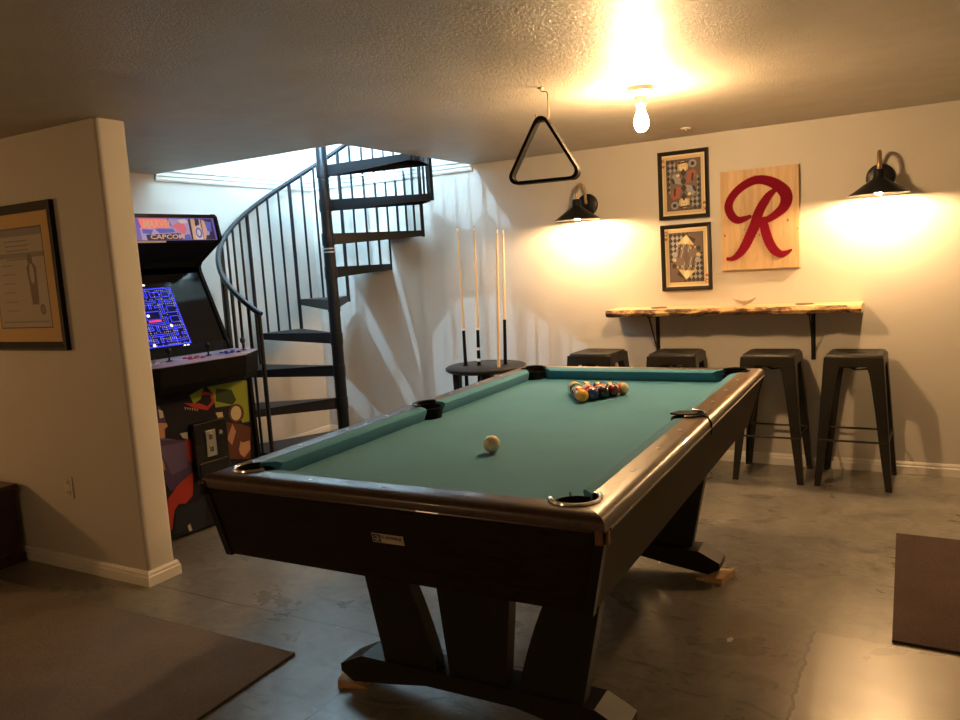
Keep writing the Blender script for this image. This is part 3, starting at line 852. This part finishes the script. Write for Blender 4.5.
# labels that point to one lamp each
for o in list(bpy.data.objects):
    if o.name.startswith('wall_sconce'):
        o['label'] = 'black cone gooseneck wall lamp between the cue stand and card prints' if o.location.x < 3 else 'black cone gooseneck wall lamp at right of the red letter sign'

# ceiling bulb
cb = thing('ceiling_light', 'bare glowing bulb in a ceiling holder above the pool table', 'ceiling light', (3.47, -1.72, H))
obj('lamp_holder', lathe(NB(), [(0, 0), (.058, 0), (.055, -.020), (.028, -.040), (.024, -.075), (0, -.075)], n=28), M['plastic_white'], cb, smooth=True)
bm = NB(); lathe(bm, [(0, -.195), (.015, -.192), (.027, -.178), (.032, -.158), (.029, -.132), (.018, -.105), (.015, -.076), (0, -.076)], n=24)
M['bulb_ceiling'] = mat('warm_ceiling_bulb', (1, 1, 1), .5, emis=(1, .60, .27), estr=680)
obj('bulb', bm, M['bulb_ceiling'], cb, smooth=True)
# small ceiling fitting near the back wall
cf = thing('ceiling_plug', 'small dark metal fitting on the ceiling above the king card', 'ceiling fitting', (3.318, -.358, H))
obj('plate', lathe(NB(), [(0, 0), (.034, 0), (.030, -.007), (0, -.008)], n=20), M['plastic_white'], cf, smooth=True)
obj('plug', lathe(NB(), [(0, -.008), (.014, -.008), (.014, -.020), (0, -.020)], n=14), M['grey_metal'], cf, smooth=True)

# ------------------------------------------------------------------ hanging triangle rack on its hook
RX, RY = 3.135, -2.05
hk = thing('ceiling_hook', 'bent wire hook screwed to the ceiling holding the ball rack', 'hook', (RX, RY, H))
bm = NB(); tube(bm, [(.0, 0, -.001), (-.0, 0, -.010)], .012, 10); obj('mount', bm, M['plastic_white'], hk)
bm = tube(NB(), [(0, 0, -.006), (.002, 0, -.018), (.026, -.0, -.022), (.030, -.0, -.03), (.031, 0, -.125), (.024, 0, -.139), (.008, 0, -.145), (-.012, 0, -.143), (-.026, 0, -.136), (-.030, 0, -.12), (-.031, 0, -.108)], .0032, 8)
obj('hook_wire', bm, M['brass'], hk, smooth=True)
def tri_ring(side, rad):
    hh = side*math.sqrt(3)/2; c = [(0, hh*2/3), (-side/2, -hh/3), (side/2, -hh/3)]; out = []
    for (cx, cz), a0 in zip(c, (30, 150, 270)):
        dx, dz = -cx, -cz; Ln = math.hypot(dx, dz); px_, pz_ = cx+dx/Ln*2*rad, cz+dz/Ln*2*rad
        for k in range(7):
            a = R(a0 + 120*k/6); out.append((px_+rad*math.cos(a), pz_+rad*math.sin(a)))
    return out
SD_ = .362
tr = [p for p in tri_ring(SD_, .034)]; ti = [p for p in tri_ring(SD_-.045, .024)]
bm = NB(); dpt = .027
rings = []
for ring, yy in ((tr, -dpt), (tr, dpt), (ti, dpt), (ti, -dpt)):
    rings.append([(u, yy, v) for u, v in ring])
rings.append(rings[0]); loft(bm, rings, cap=False); bmesh.ops.remove_doubles(bm, verts=bm.verts[:], dist=1e-6)
rk = obj('triangle_rack', bm, M['black_matte'], smooth=True)
rtop = max(v for u, v in ti)
rk.location = (RX-.002, RY, H-.142-rtop+.0035-.0); rk.rotation_euler = (0, 0, R(8)); tag(rk, 'black triangular ball rack hanging from the ceiling hook', 'ball rack')

# ------------------------------------------------------------------ cue stand and cues
QX, QY = 1.865, -.425
cs = thing('cue_stand', 'round black cue stand with holed top in front of back wall', 'cue stand', (QX, QY, 0))
holes = []
cues = [((463, 0), (1.725-QX, -.470-QY), (1.728, -.47), 1.675, 'b'), ((479, 0), (1.818-QX, -.440-QY), (1.846, -.44), 1.672, 'b'),
        ((499, 0), (2.015-QX, -.510-QY), (2.062, -.51), 1.64, 'n'), ((506, 0), (2.000-QX, -.380-QY), (2.040, -.38), 1.64, 'b')]
bm = lathe(NB(), [(0, .655), (.270, .655), (.288, .668), (.288, .684), (.275, .692), (0, .692)], n=48)
top = obj('top_disc', bm, M['leg'], cs, smooth=True)
bm = NB()
for _, (hx, hy), *_r in cues: lathe(bm, [(.024, .6), (.024, .75)], (hx, hy, 0), 20)
boolean(top, bm)
obj('base_disc', lathe(NB(), [(0, .13), (.27, .13), (.285, .145), (.27, .162), (0, .162)], n=40), M['leg'], cs, smooth=True)
for k in range(4):
    a = R(35+90*k); x, y = .205*math.cos(a), .205*math.sin(a)
    bm = NB(); loft(bm, [[(x-.018, y-.018, 0), (x+.018, y-.018, 0), (x+.018, y+.018, 0), (x-.018, y+.018, 0)], [(x*1.02-.024, y*1.02-.024, .66), (x*1.02+.024, y*1.02-.024, .66), (x*1.02+.024, y*1.02+.024, .66), (x*1.02-.024, y*1.02+.024, .66)]])
    obj('leg', bm, M['leg'], cs)
cl = ['pool cue with black butt, leftmost in the cue stand', 'pool cue with black and silver butt, second from left in stand', 'all pale wood pool cue beside a black butted one', 'pool cue with plain black butt, rightmost in the stand']
for i, (_, (hx, hy), (tx_, ty_), tz, kind) in enumerate(cues):
    t = thing('pool_cue', cl[i], 'pool cue', (QX+hx, QY+hy, .1625), 0, 'cues in the stand')
    d = Vector((tx_-(QX+hx), ty_-(QY+hy), tz-.69)); u = d/ d.z   # per metre of height
    def at(z): return (u.x*(z-.69), u.y*(z-.69), z-.1625)
    zj = {0: .955, 1: .955, 2: .60, 3: 1.01}[i]
    tube_pts = [at(z) for z in (zj, zj+.3, tz-.03)]
    def rad(z): return .0150 - (z-.17)/(1.5)*.0085
    obj('shaft', tube(NB(), tube_pts, [rad(zj), rad(zj+.3), rad(tz)], 10), M['maple'], t, smooth=True)
    obj('butt', tube(NB(), [at(.1625+.001), at(zj)], [.0165, rad(zj)+.0012], 10), M['black_gloss'] if i != 2 else M['maple'], t, smooth=True)
    bm = tube(NB(), [at(tz-.03), at(tz-.006)], rad(tz)+.0003, 10); obj('ferrule', bm, M['pearl'], t, smooth=True)
    obj('tip', tube(NB(), [at(tz-.006), at(tz)], rad(tz), 10), M['ink_grey'], t, smooth=True)
    if i in (0, 1):
        bm = tube(NB(), [at(zj-.01), at(zj+.006)], rad(zj)+.002, 10)
        if i == 1:
            for zz in (.80, .72): tube(bm, [at(zz), at(zz+.02)], rad(zz)+.0016, 10)
        obj('joint_ring', bm, M['pearl'], t, smooth=True)

# ------------------------------------------------------------------ arcade cabinet
AF = R(-5.5); AW = .86
cab = thing('arcade_cabinet', 'tall black arcade cabinet with comic art panels beside the stairs', 'arcade machine', (1.102, -1.9, 0), AF)
prof = [(0, .03), (0, .31), (-.015, .80), (-.02, .90), (-.155, .985), (-.20, 1.06), (-.392, 1.470), (-.395, 1.500), (-.378, 1.524), (-.172, 1.640), (-.165, 1.665), (-.195, 1.785), (-.215, 1.800), (-.26, 1.800), (-.82, 1.79), (-.82, 0), (-.06, 0)]
for s, (ya, yb) in enumerate(((-.020, 0), (-AW, -AW+.020))):
    bm = prism(NB(), prof, lambda u, v: (u, ya, v), lambda u, v: (u, yb, v)); obj('side_panel', bm, M['black_matte'], cab)
yi0, yi1 = -AW+.020, -.020
obj('cabinet_shell', B(-.80, -.775, yi0, yi1, .02, 1.77), M['black_matte'], cab)
obj('cabinet_top', B(-.80, -.225, yi0, yi1, 1.765, 1.785), M['black_matte'], cab)
# front art panel
cols = {'dark': (.022, .02, .028), 'purple': (.085, .055, .13), 'purple_l': (.14, .10, .20), 'red': (.42, .05, .035), 'green': (.28, .33, .05), 'dkgreen': (.05, .07, .03), 'skin': (.50, .27, .15), 'cream': (.60, .50, .30), 'yellow': (.52, .33, .05), 'white': (.55, .52, .46), 'brown': (.13, .05, .035), 'slate': (.03, .034, .045)}
ck = list(cols); CM = [mat('print_'+k, tuple(c*.62 for c in v), .7, spec=.05) for k, v in cols.items()]
bm = NB(); box(bm, -.06, -.028, yi0, yi1, .02, .86, 0)
# measured from the photograph: crop pixel -> panel (y, z); bilinear over the panel
def acrop(x, y):   # pixel in photo -> (panel y, z)
    # panel corners seen: upper right (251,378) -> (-.02,.82); lower right (262,470) -> (-.02,.25); upper left (160,395) -> (-.68,.83); lower left (173,543) -> (-.68,.02)
    xr = 251 + (y-378)*.12; xl = 160 + (y-395)*.088
    v_ = (x-xl)/(xr-xl)
    # perspective-correct across
    k = 1.38
    v2 = v_/(v_+(1-v_)*k) if False else v_*1.0/(v_ + (1-v_)*(1/k))*1.0
    yy = -.68 + .66*(v_*k/(1+(k-1)*v_) if False else v_)
    ytop = 395 + (378-395)*v_; sc = (543-395)/.81 + ((470-378)/.57 - (543-395)/.81)*v_
    return (yy, .83 - (y-ytop)/sc)
AK = [0]
def A(pts, mi, crop):
    AK[0] += 1; ox, oy, sx, sy = crop; off = -.0279 + AK[0]*.00006
    poly = [acrop(ox+px/sx, oy+py/sy) for px, py in pts]
    poly = [(max(yi0+.002, min(yi1-.002, a)), max(.022, min(.858, b))) for a, b in poly]
    decal(bm, poly, lambda u, v: (off, u, v), ck.index(mi))
c1 = (150, 370, 8.0, 8.0)
A([(40, 60), (830, 60), (860, 720), (100, 720)], 'dark', c1)
A([(480, 130), (700, 80), (800, 100), (830, 420), (770, 430), (700, 290), (560, 310), (540, 200)], 'green', c1)
A([(560, 160), (680, 170), (720, 250), (690, 290), (560, 260)], 'dkgreen', c1)
A([(370, 210), (470, 150), (450, 240), (400, 280)], 'green', c1)
A([(330, 270), (440, 275), (500, 300), (530, 260), (520, 210), (450, 215), (470, 180), (540, 200), (550, 270), (500, 330), (400, 310)], 'red', c1)
A([(270, 160), (320, 155), (345, 195), (310, 200)], 'slate', c1)
for k in range(6): A([(335+k*17, 302+k*3), (345+k*17, 305+k*3), (340+k*17, 325+k*3)], 'cream', c1)
A(ellipse(720, 355, 62, 74), 'brown', c1); A(ellipse(718, 355, 42, 58), 'cream', c1)
A([(560, 350), (610, 345), (620, 390), (670, 470), (640, 560), (610, 570), (600, 440)], 'cream', c1)
A([(600, 420), (760, 440), (840, 470), (840, 720), (620, 720)], 'brown', c1)
A([(690, 440), (720, 500), (690, 610), (650, 560)], 'skin', c1)
A([(760, 570), (830, 560), (840, 640), (790, 710), (755, 680), (745, 640)], 'skin', c1)
A([(740, 540), (800, 500), (840, 520), (835, 570), (770, 590)], 'brown', c1)
A([(60, 300), (100, 275), (160, 285), (195, 350), (210, 440), (200, 540), (150, 560), (90, 540)], 'purple', c1)
A([(155, 310), (185, 330), (190, 380), (165, 385)], 'white', c1)
A([(150, 420), (210, 425), (218, 450), (195, 470), (200, 540), (165, 565), (140, 540)], 'skin', c1)
A([(90, 540), (210, 545), (330, 570), (370, 720), (100, 720)], 'purple_l', c1)
A([(340, 575), (370, 590), (385, 720), (350, 720)], 'red', c1)
A([(300, 510), (355, 500), (360, 560), (320, 545)], 'white', c1)
c2 = (150, 440, 6.54, 6.54)
A([(75, 0), (300, 0), (320, 200), (280, 330), (190, 330), (90, 120)], 'purple', c2)
A([(120, 40), (290, 10), (290, 180), (200, 230), (170, 150)], 'purple_l', c2)
A([(280, 0), (310, 0), (320, 150), (290, 130)], 'red', c2)
A([(88, 110), (150, 125), (165, 190), (150, 200), (120, 150), (90, 160)], 'yellow', c2)
A([(92, 160), (150, 165), (165, 260), (110, 290)], 'dark', c2)
A([(105, 290), (160, 280), (165, 320), (115, 335)], 'skin', c2)
A([(325, 210), (320, 370), (280, 420), (240, 420), (215, 460), (200, 590), (165, 610), (180, 380), (240, 290)], 'red', c2)
A([(120, 400), (140, 385), (170, 440), (160, 510), (130, 510)], 'yellow', c2)
A([(225, 460), (400, 380), (400, 580), (215, 620)], 'slate', c2)
A([(290, 570), (305, 555), (318, 600), (300, 608)], 'white', c2)
A([(180, 560), (175, 620), (150, 670), (140, 600)], 'purple', c2)
obj('art_panel', bm, CM, cab, smooth='keep')['label'] = 'front panel with purple, red and green comic print'
# coin door
cy = -.335
bm = NB(); box(bm, -.03, .012, cy-.115, cy+.105, .315, .625, 0, .006); box(bm, .012, .018, cy-.10, cy+.09, .33, .40, 0, .003)
cd = obj('coin_door', bm, M['black_gloss'], cab)
bm = NB(); box(bm, .012, .018, cy-.045, cy+.020, .425, .575, 0, .002); box(bm, .018, .024, cy-.025, cy-.005, .52, .555, 1, .002); box(bm, .018, .024, cy-.025, cy-.005, .45, .485, 1, .002)
obj('coin_plate', bm, [M['grey_metal'], M['ink']], cd)['label'] = 'bright metal coin slot plate'
obj('lock', lathe(NB(), [(0, .012), (.012, .012), (.012, .02), (0, .02)], (0, cy+.055, .55), 12, axis='x'), M['grey_metal'], cd)
# control panel
AWc = AW+.0
bm = NB()
cpoly = [(-.16, .0), (.035, .022), (.155, -.16), (.155, -AW+.16), (.035, -AW-.022), (-.16, -AW)]
rings = []
for z_, inset in ((.835, .045), (.875, .012), (.985, 0)):
    rings.append([(u-inset if u > 0 else u, v, z_ + (0 if z_ < .98 else -(u)*.03)) for u, v in cpoly])
loft(bm, rings); obj('control_box', bm, M['black_matte'], cab)
bm = NB()
def cpz(u): return .9865-u*.03
prism(bm, [(u*1.0 if u < 0 else u-.004, v) for u, v in cpoly], lambda u, v: (u, v, cpz(u)-.001), lambda u, v: (u, v, cpz(u)+.004))
overl = [mat('overlay_lilac', (.40, .33, .48), .3), mat('overlay_blue', (.10, .12, .35), .3), mat('overlay_pink', (.55, .20, .25), .3), mat('overlay_white', (.65, .63, .62), .3)]
rs = random.Random(11)
for k in range(34):
    cx_, cyy = rs.uniform(-.11, .12), rs.uniform(-AW+.03, -.03)
    a_, b_ = rs.uniform(.012, .04), rs.uniform(.012, .05); f_ = .004+.0001*(k+1)
    decal(bm, ellipse(cx_, cyy, min(a_, .145-abs(cx_)), b_, 7, rs.uniform(0, .6)), lambda u, v: (u, v, cpz(u)+f_), 1+k % 3)
cpo = obj('control_panel', bm, overl, cab, smooth='keep'); cpo['label'] = 'lilac printed control overlay'
for jy in (-.07-.0, -.310, -.555, -.79):
    j = obj('joystick', lathe(NB(), [(0, .008), (.018, .008), (.018, .012), (.005, .013), (.005, .045), (.013, .055), (.015, .068), (.011, .080), (0, .084)], (.02, jy, cpz(.02)), 16), M['black_gloss'], cab, smooth=True)
    bcol = {-.07: 'overlay_blue', -.310: 'overlay_pink', -.555: 'overlay_white', -.79: 'overlay_blue'}[jy]
    bmq = mat('button_'+bcol, {'overlay_blue': (.04, .04, .30), 'overlay_pink': (.40, .03, .06), 'overlay_white': (.6, .6, .6)}[bcol], .25)
    for (bx_, by_) in ((.045, -.055), (.03, -.09), (.035, -.125), (.0, -.06), (-.015, -.095), (-.01, -.13)):
        if jy+by_ > -AW+.01:
            obj('button', lathe(NB(), [(0, .004), (.014, .004), (.014, .009), (.010, .011), (.010, .014), (0, .014)], (bx_, jy+by_, cpz(bx_)), 14), bmq, cab, smooth=True)
# monitor glass and bezel: plane from low front to high back
p0 = Vector((-.205, 0, 1.045)); p1 = Vector((-.385, 0, 1.435)); dv = (p1-p0); Lm = dv.length; dv.normalize(); nv = Vector((dv.z, 0, -dv.x))
def scr(u, v, off=0): return tuple(p0 + dv*v + nv*off + Vector((0, u, 0)))   # u = lateral local y, v up the glass
bm = NB(); loft(bm, [[scr(yi0, -.02, -.012), scr(yi1, -.02, -.012), scr(yi1, Lm+.03, -.012), scr(yi0, Lm+.03, -.012)], [scr(yi0, -.02, -.002), scr(yi1, -.02, -.002), scr(yi1, Lm+.03, -.002), scr(yi0, Lm+.03, -.002)]])
obj('monitor_glass', bm, M['glass_black'], cab)
bm = NB(); loft(bm, [[scr(yi0, -.09, .0), scr(yi1, -.09, .0), scr(yi1, .0, .0), scr(yi0, .0, .0)], [scr(yi0, -.09, .012), scr(yi1, -.09, .012), scr(yi1, .0, .004), scr(yi0, .0, .004)]])
obj('lower_bezel', bm, M['black_matte'], cab)
# playfield: generic blue maze with dots
EMB = emat('screen_blue', (.03, .05, 1.0), .6); EMD = mat('screen_dark', (.002, .002, .004), .15, emis=(.01, .012, .16), estr=.15); EMW = emat('screen_white', (1, .9, .85), 1.0); EMR = emat('screen_red', (1, .04, .08), .7); EMY = emat('screen_dots', (.75, .6, .45), .35)
bm = NB(); mc = -.425; mw, mh = .345, .385; v0 = .012
def MZ(x, y, off): return scr(mc + (x-14)/28*mw, v0 + (31-y)/33*mh, off)
def mrect(x0, y0, x1, y1, mi, off): decal(bm, [(x0, y0), (x1, y0), (x1, y1), (x0, y1)], lambda u, v: MZ(u, v, off), mi)
mrect(-.6, -.6, 28.6, 31.6, 1, .0008)
def outline(x0, y0, x1, y1, w=.38):
    mrect(x0, y0, x1, y0+w, 0, .0012); mrect(x0, y1-w, x1, y1, 0, .0012); mrect(x0, y0, x0+w, y1, 0, .0012); mrect(x1-w, y0, x1, y1, 0, .0012)
outline(0, 0, 28, 31, .55)
blocks = [(2, 2, 6, 5), (7, 2, 12, 5), (13.3, .5, 14.7, 5), (2, 6.6, 6, 8), (7.4, 6.6, 8.8, 14), (8.8, 9.2, 12, 10.6), (10.2, 6.6, 17.8, 8), (13.3, 8, 14.7, 11),
          (0, 9.8, 6, 13.6), (0, 15.4, 6, 19), (7.4, 15.6, 8.8, 19.6), (10.2, 18.4, 17.8, 19.8), (13.3, 19.8, 14.7, 23), (2, 21, 6, 22.4), (4.6, 22.4, 6, 26), (7.4, 21, 12, 22.4), (0, 24.4, 3, 25.8), (2, 27.6, 12, 29), (7.4, 24.4, 8.8, 27.6), (10.2, 24.4, 17.8, 25.8), (13.3, 25.8, 14.7, 29)]
for (a, b, c_, d) in blocks:
    outline(a, b, c_, d)
    if c_ <= 12.5: outline(28-c_, b, 28-a, d)
outline(10.2, 12.2, 17.8, 16.8)
for y in (1.2, 5.8, 8.7, 20.4, 23.4, 26.8, 30):
    for x in range(1, 28):
        if rs.random() < .8: mrect(x+.3, y, x+.65, y+.35, 4, .0014)
for x in (1.2, 6.6, 9.5, 18.2, 21.1, 26.6):
    for y in range(2, 30):
        if rs.random() < .8: mrect(x, y+.3, x+.35, y+.65, 4, .0014)
mrect(10.8, 17.1, 17.2, 17.9, 3, .0016)
for x, y in ((11.5, 14.4), (21.2, 20.6), (9.2, 29.9), (24.2, 32.1), (26, 32.1)): decal(bm, ellipse(x, y, .75, .75, 10), lambda u, v: MZ(u, v, .0018), 2)
mrect(10.5, -2.4, 15.5, -1.5, 2, .0018)
obj('playfield', bm, [EMB, EMD, EMW, EMR, EMY], cab, smooth='keep')['label'] = 'lit screen showing a blue maze of dots'
# speaker shelf and marquee
bm = NB(); prism(bm, [(-.40, 1.50), (-.375, 1.530), (-.19, 1.634), (-.19, 1.65), (-.42, 1.65), (-.42, 1.50)], lambda u, v: (u, yi0, v), lambda u, v: (u, yi1, v)); obj('speaker_shelf', bm, M['black_matte'], cab)
mz0, mz1 = 1.648, 1.775
def mq(u, v, off=0):  # u lateral 0..1 from left, v 0..1 up
    y = yi0 + (yi1-yi0)*u; x = -.182 - (-.182+.205)*v; return (x + off, y, mz0+(mz1-mz0)*v)
lit = lambda n, c, s=.22: emat('marquee_'+n, c, s)
mqm = [lit('violet', (.22, .16, .62)), lit('coral', (1, .22, .18), .32), lit('lilac', (.55, .45, .80)), lit('peach', (.85, .52, .34)), lit('dark', (.02, .015, .07)), lit('blue', (.12, .16, .70)), lit('white', (.85, .75, .80)), lit('rose', (.9, .22, .30))]
bm = NB(); loft(bm, [[mq(0, 0, -.02), mq(1, 0, -.02), mq(1, 1, -.02), mq(0, 1, -.02)], [mq(0, 0), mq(1, 0), mq(1, 1), mq(0, 1)]], mi=0)
K = [0]
def Q(poly, mi): K[0] += 1; o_ = .0004+K[0]*.00005; decal(bm, poly, lambda u, v: mq(u, v, o_), mi)
# art is placed on the part of the panel seen right of the partition (u .25 .. 1)
def U(x): return .40 + (x-30)/850*.585
def qq(pts, mi): Q([(U(x), 1-(y-75)/255) for x, y in pts], mi)
Q([(0, 0), (.35, 0), (.35, 1), (0, 1)], 5); Q([(.02, .1), (.2, .05), (.24, .9), (.05, .95)], 7)
qq([(40, 190), (250, 200), (430, 190), (440, 260), (100, 330), (40, 320)], 2)
qq([(60, 200), (180, 210), (150, 260), (60, 250)], 5); qq([(200, 200), (400, 200), (420, 240), (240, 250)], 5)
qq([(40, 85), (350, 85), (370, 190), (60, 200)], 1)
qq([(370, 85), (590, 90), (590, 325), (450, 325), (450, 240), (400, 190)], 2)
qq([(440, 140), (520, 120), (560, 200), (520, 270), (440, 220), (400, 170)], 7); qq([(470, 95), (560, 85), (580, 130), (500, 140)], 6)
qq([(480, 280), (580, 260), (590, 325), (470, 325)], 5); qq([(450, 250), (475, 250), (480, 325), (450, 325)], 4)
qq([(590, 85), (730, 85), (735, 325), (600, 325)], 3); qq([(650, 190), (720, 160), (730, 325), (650, 325)], 6); qq(ellipse(690, 245, 38, 62), 5); qq(ellipse(690, 245, 22, 40), 6); qq([(590, 85), (620, 85), (610, 325), (592, 325)], 4)
qq([(660, 85), (720, 85), (715, 150), (665, 170)], 4); qq(ellipse(645, 110, 24, 30), 3)
qq([(735, 85), (870, 85), (880, 325), (740, 325)], 4); qq([(745, 90), (790, 110), (800, 200), (760, 325), (740, 325)], 3); qq([(780, 110), (860, 120), (850, 230), (800, 250)], 5); qq(ellipse(795, 250, 24, 28), 2)
qq([(90, 265), (440, 250), (445, 325), (95, 328)], 4)
K[0] += 4; o_ = .004
text_faces(bm, 'MARVEL', lambda u, v: (mq(.40, .70, o_)[0], mq(.54, .7)[1]+u, mq(0, .70)[2]+v), .056, 3, .001, .175)
text_faces(bm, 'CAPCOM', lambda u, v: (mq(.46, .15, o_)[0], mq(.60, .15)[1]+u, mq(0, .15)[2]+v), .034, 3, .001, .215)
obj('marquee', bm, mqm, cab, smooth='keep')['label'] = 'glowing comic art marquee'
obj('marquee_trim', B(-.20, -.172, yi0+.25, yi0+.47, 1.636, 1.645), M['plastic_white'], cab)
obj('marquee_top_trim', B(-.225, -.190, yi0, yi1, 1.775, 1.795), M['black_gloss'], cab)

# ------------------------------------------------------------------ chest, rugs, fleck
ch = thing('wooden_chest', 'low dark red-brown wooden chest against the left partition', 'chest', (-.12, -3.29, 0))
obj('body', B(-.55, .565, -.255, .275, .05, .395, bev=.004), M['chest'], ch)
obj('lid', B(-.575, .590, -.28, .290, .395, .422, bev=.005), M['chest'], ch)
obj('plinth', B(-.565, .580, -.27, .285, .0, .06, bev=.004), M['chest'], ch)
for zz in ((.09, .225), (.24, .375)):
    bm = NB(); box(bm, -.50, .52, -.268, -.250, zz[0], zz[1], 0, .004); d_ = obj('drawer', bm, M['chest'], ch)
    for xx in (-.25, .27): obj('knob', lathe(NB(), [(0, -.295), (.012, -.292), (.013, -.284), (.006, -.276), (.006, -.266)], (xx, 0, (zz[0]+zz[1])/2), 12, axis='y'), M['brass'], d_, smooth=True)
def rug(name, label, pts, m):
    bm = prism(NB(), pts, lambda u, v: (u, v, .0008), lambda u, v: (u, v, .011)); o = obj(name, bm, m); tag(o, label, 'rug', 'flat floor rugs'); return o
rug('floor_rug', 'large brown flat rug in front of the partition', [(2.545, -3.205), (2.575, -4.95), (-.9, -4.90), (-.9, -3.70), (.62, -3.70), (.62, -3.225), (1.1, -3.222)], M['rug_l']) if False else None
rug('floor_rug', 'large brown flat rug lying in front of the partition', [(2.535, -3.205), (2.565, -5.1), (.62, -5.1), (.62, -3.225)], M['rug_l'])
rug('floor_rug', 'red-brown flat rug at right edge beyond the pool table', [(4.475, -1.142), (4.492, -2.285), (6.0, -2.33), (6.0, -1.17)], M['rug_r'])
bm = prism(NB(), [(0, 0), (.012, .006), (.016, .03), (.006, .042), (-.006, .022)], lambda u, v: (u, v, .0005), lambda u, v: (u, v, .003)); o = obj('paper_scrap', bm, M['plastic_white']); o.location = (3.970, -2.50, 0); tag(o, 'tiny white scrap lying on the bare concrete right of table', 'scrap')

# ------------------------------------------------------------------ lights
def area(name, loc, size, power, col, rot=(0, 0, 0), sy=None):
    l = bpy.data.lights.new(name, 'AREA'); l.energy = power; l.color = col; l.size = size
    if sy: l.shape = 'RECTANGLE'; l.size_y = sy
    o = bpy.data.objects.new(name, l); C.objects.link(o); o.location = loc; o.rotation_euler = rot; return o
def point(name, loc, power, col, r=.05):
    l = bpy.data.lights.new(name, 'POINT'); l.energy = power; l.color = col; l.shadow_soft_size = r
    o = bpy.data.objects.new(name, l); C.objects.link(o); o.location = loc; return o
# daylight-coloured light in the stair shaft upstairs
point('stairwell_lamp', (.15, -2.6, 4.4), 230, (.46, .74, 1.0), .014)
point('landing_fill', (.45, -1.25, 4.1), 42, (.46, .74, 1.0), .02)  # added fill, throws baluster stripes on the left wall
area('upstairs_fill_light', (2.2, -3.3, 2.95), .9, 560, (.46, .74, 1.0), (R(90), 0, R(35)))  # unseen area light added to whiten the wall above the opening
# warm light from the unseen part of the basement
point('far_room_lamp', (-1.6, -5.4, 1.35), 27, (1, .54, .21), .10)
point('rear_fill', (1.9, -6.2, 1.95), 6, (1, .60, .30), .08)  # fill added behind the camera to lift the dim left ceiling

w = bpy.data.worlds.new('world'); S.world = w; w.use_nodes = True
w.node_tree.nodes['Background'].inputs[0].default_value = (.5, .6, .8, 1); w.node_tree.nodes['Background'].inputs[1].default_value = .02

# ------------------------------------------------------------------ camera
cam = bpy.data.cameras.new('camera'); co = bpy.data.objects.new('camera', cam); C.objects.link(co)
yw, pt, rl_ = R(29.803), R(7.142), R(-3.483)
fw = Vector((-math.sin(yw)*math.cos(pt), math.cos(yw)*math.cos(pt), -math.sin(pt)))
rt = Vector((math.cos(yw), math.sin(yw), 0)); up = rt.cross(fw)
r2 = rt*math.cos(rl_) + up*math.sin(rl_); u2 = -rt*math.sin(rl_) + up*math.cos(rl_)
mt = Matrix((r2, u2, -fw)).transposed().to_4x4(); mt.translation = Vector((4.575, -5.2344, 1.4211))
co.matrix_world = mt
cam.sensor_width = 36; cam.sensor_fit = 'HORIZONTAL'; cam.lens = 779.5/960*36; cam.clip_start = .05
S.camera = co
S.view_settings.view_transform = 'Standard'; S.view_settings.look = 'None'; S.view_settings.gamma = 1
S.view_settings.use_curve_mapping = False
S.view_settings.exposure = 1.08
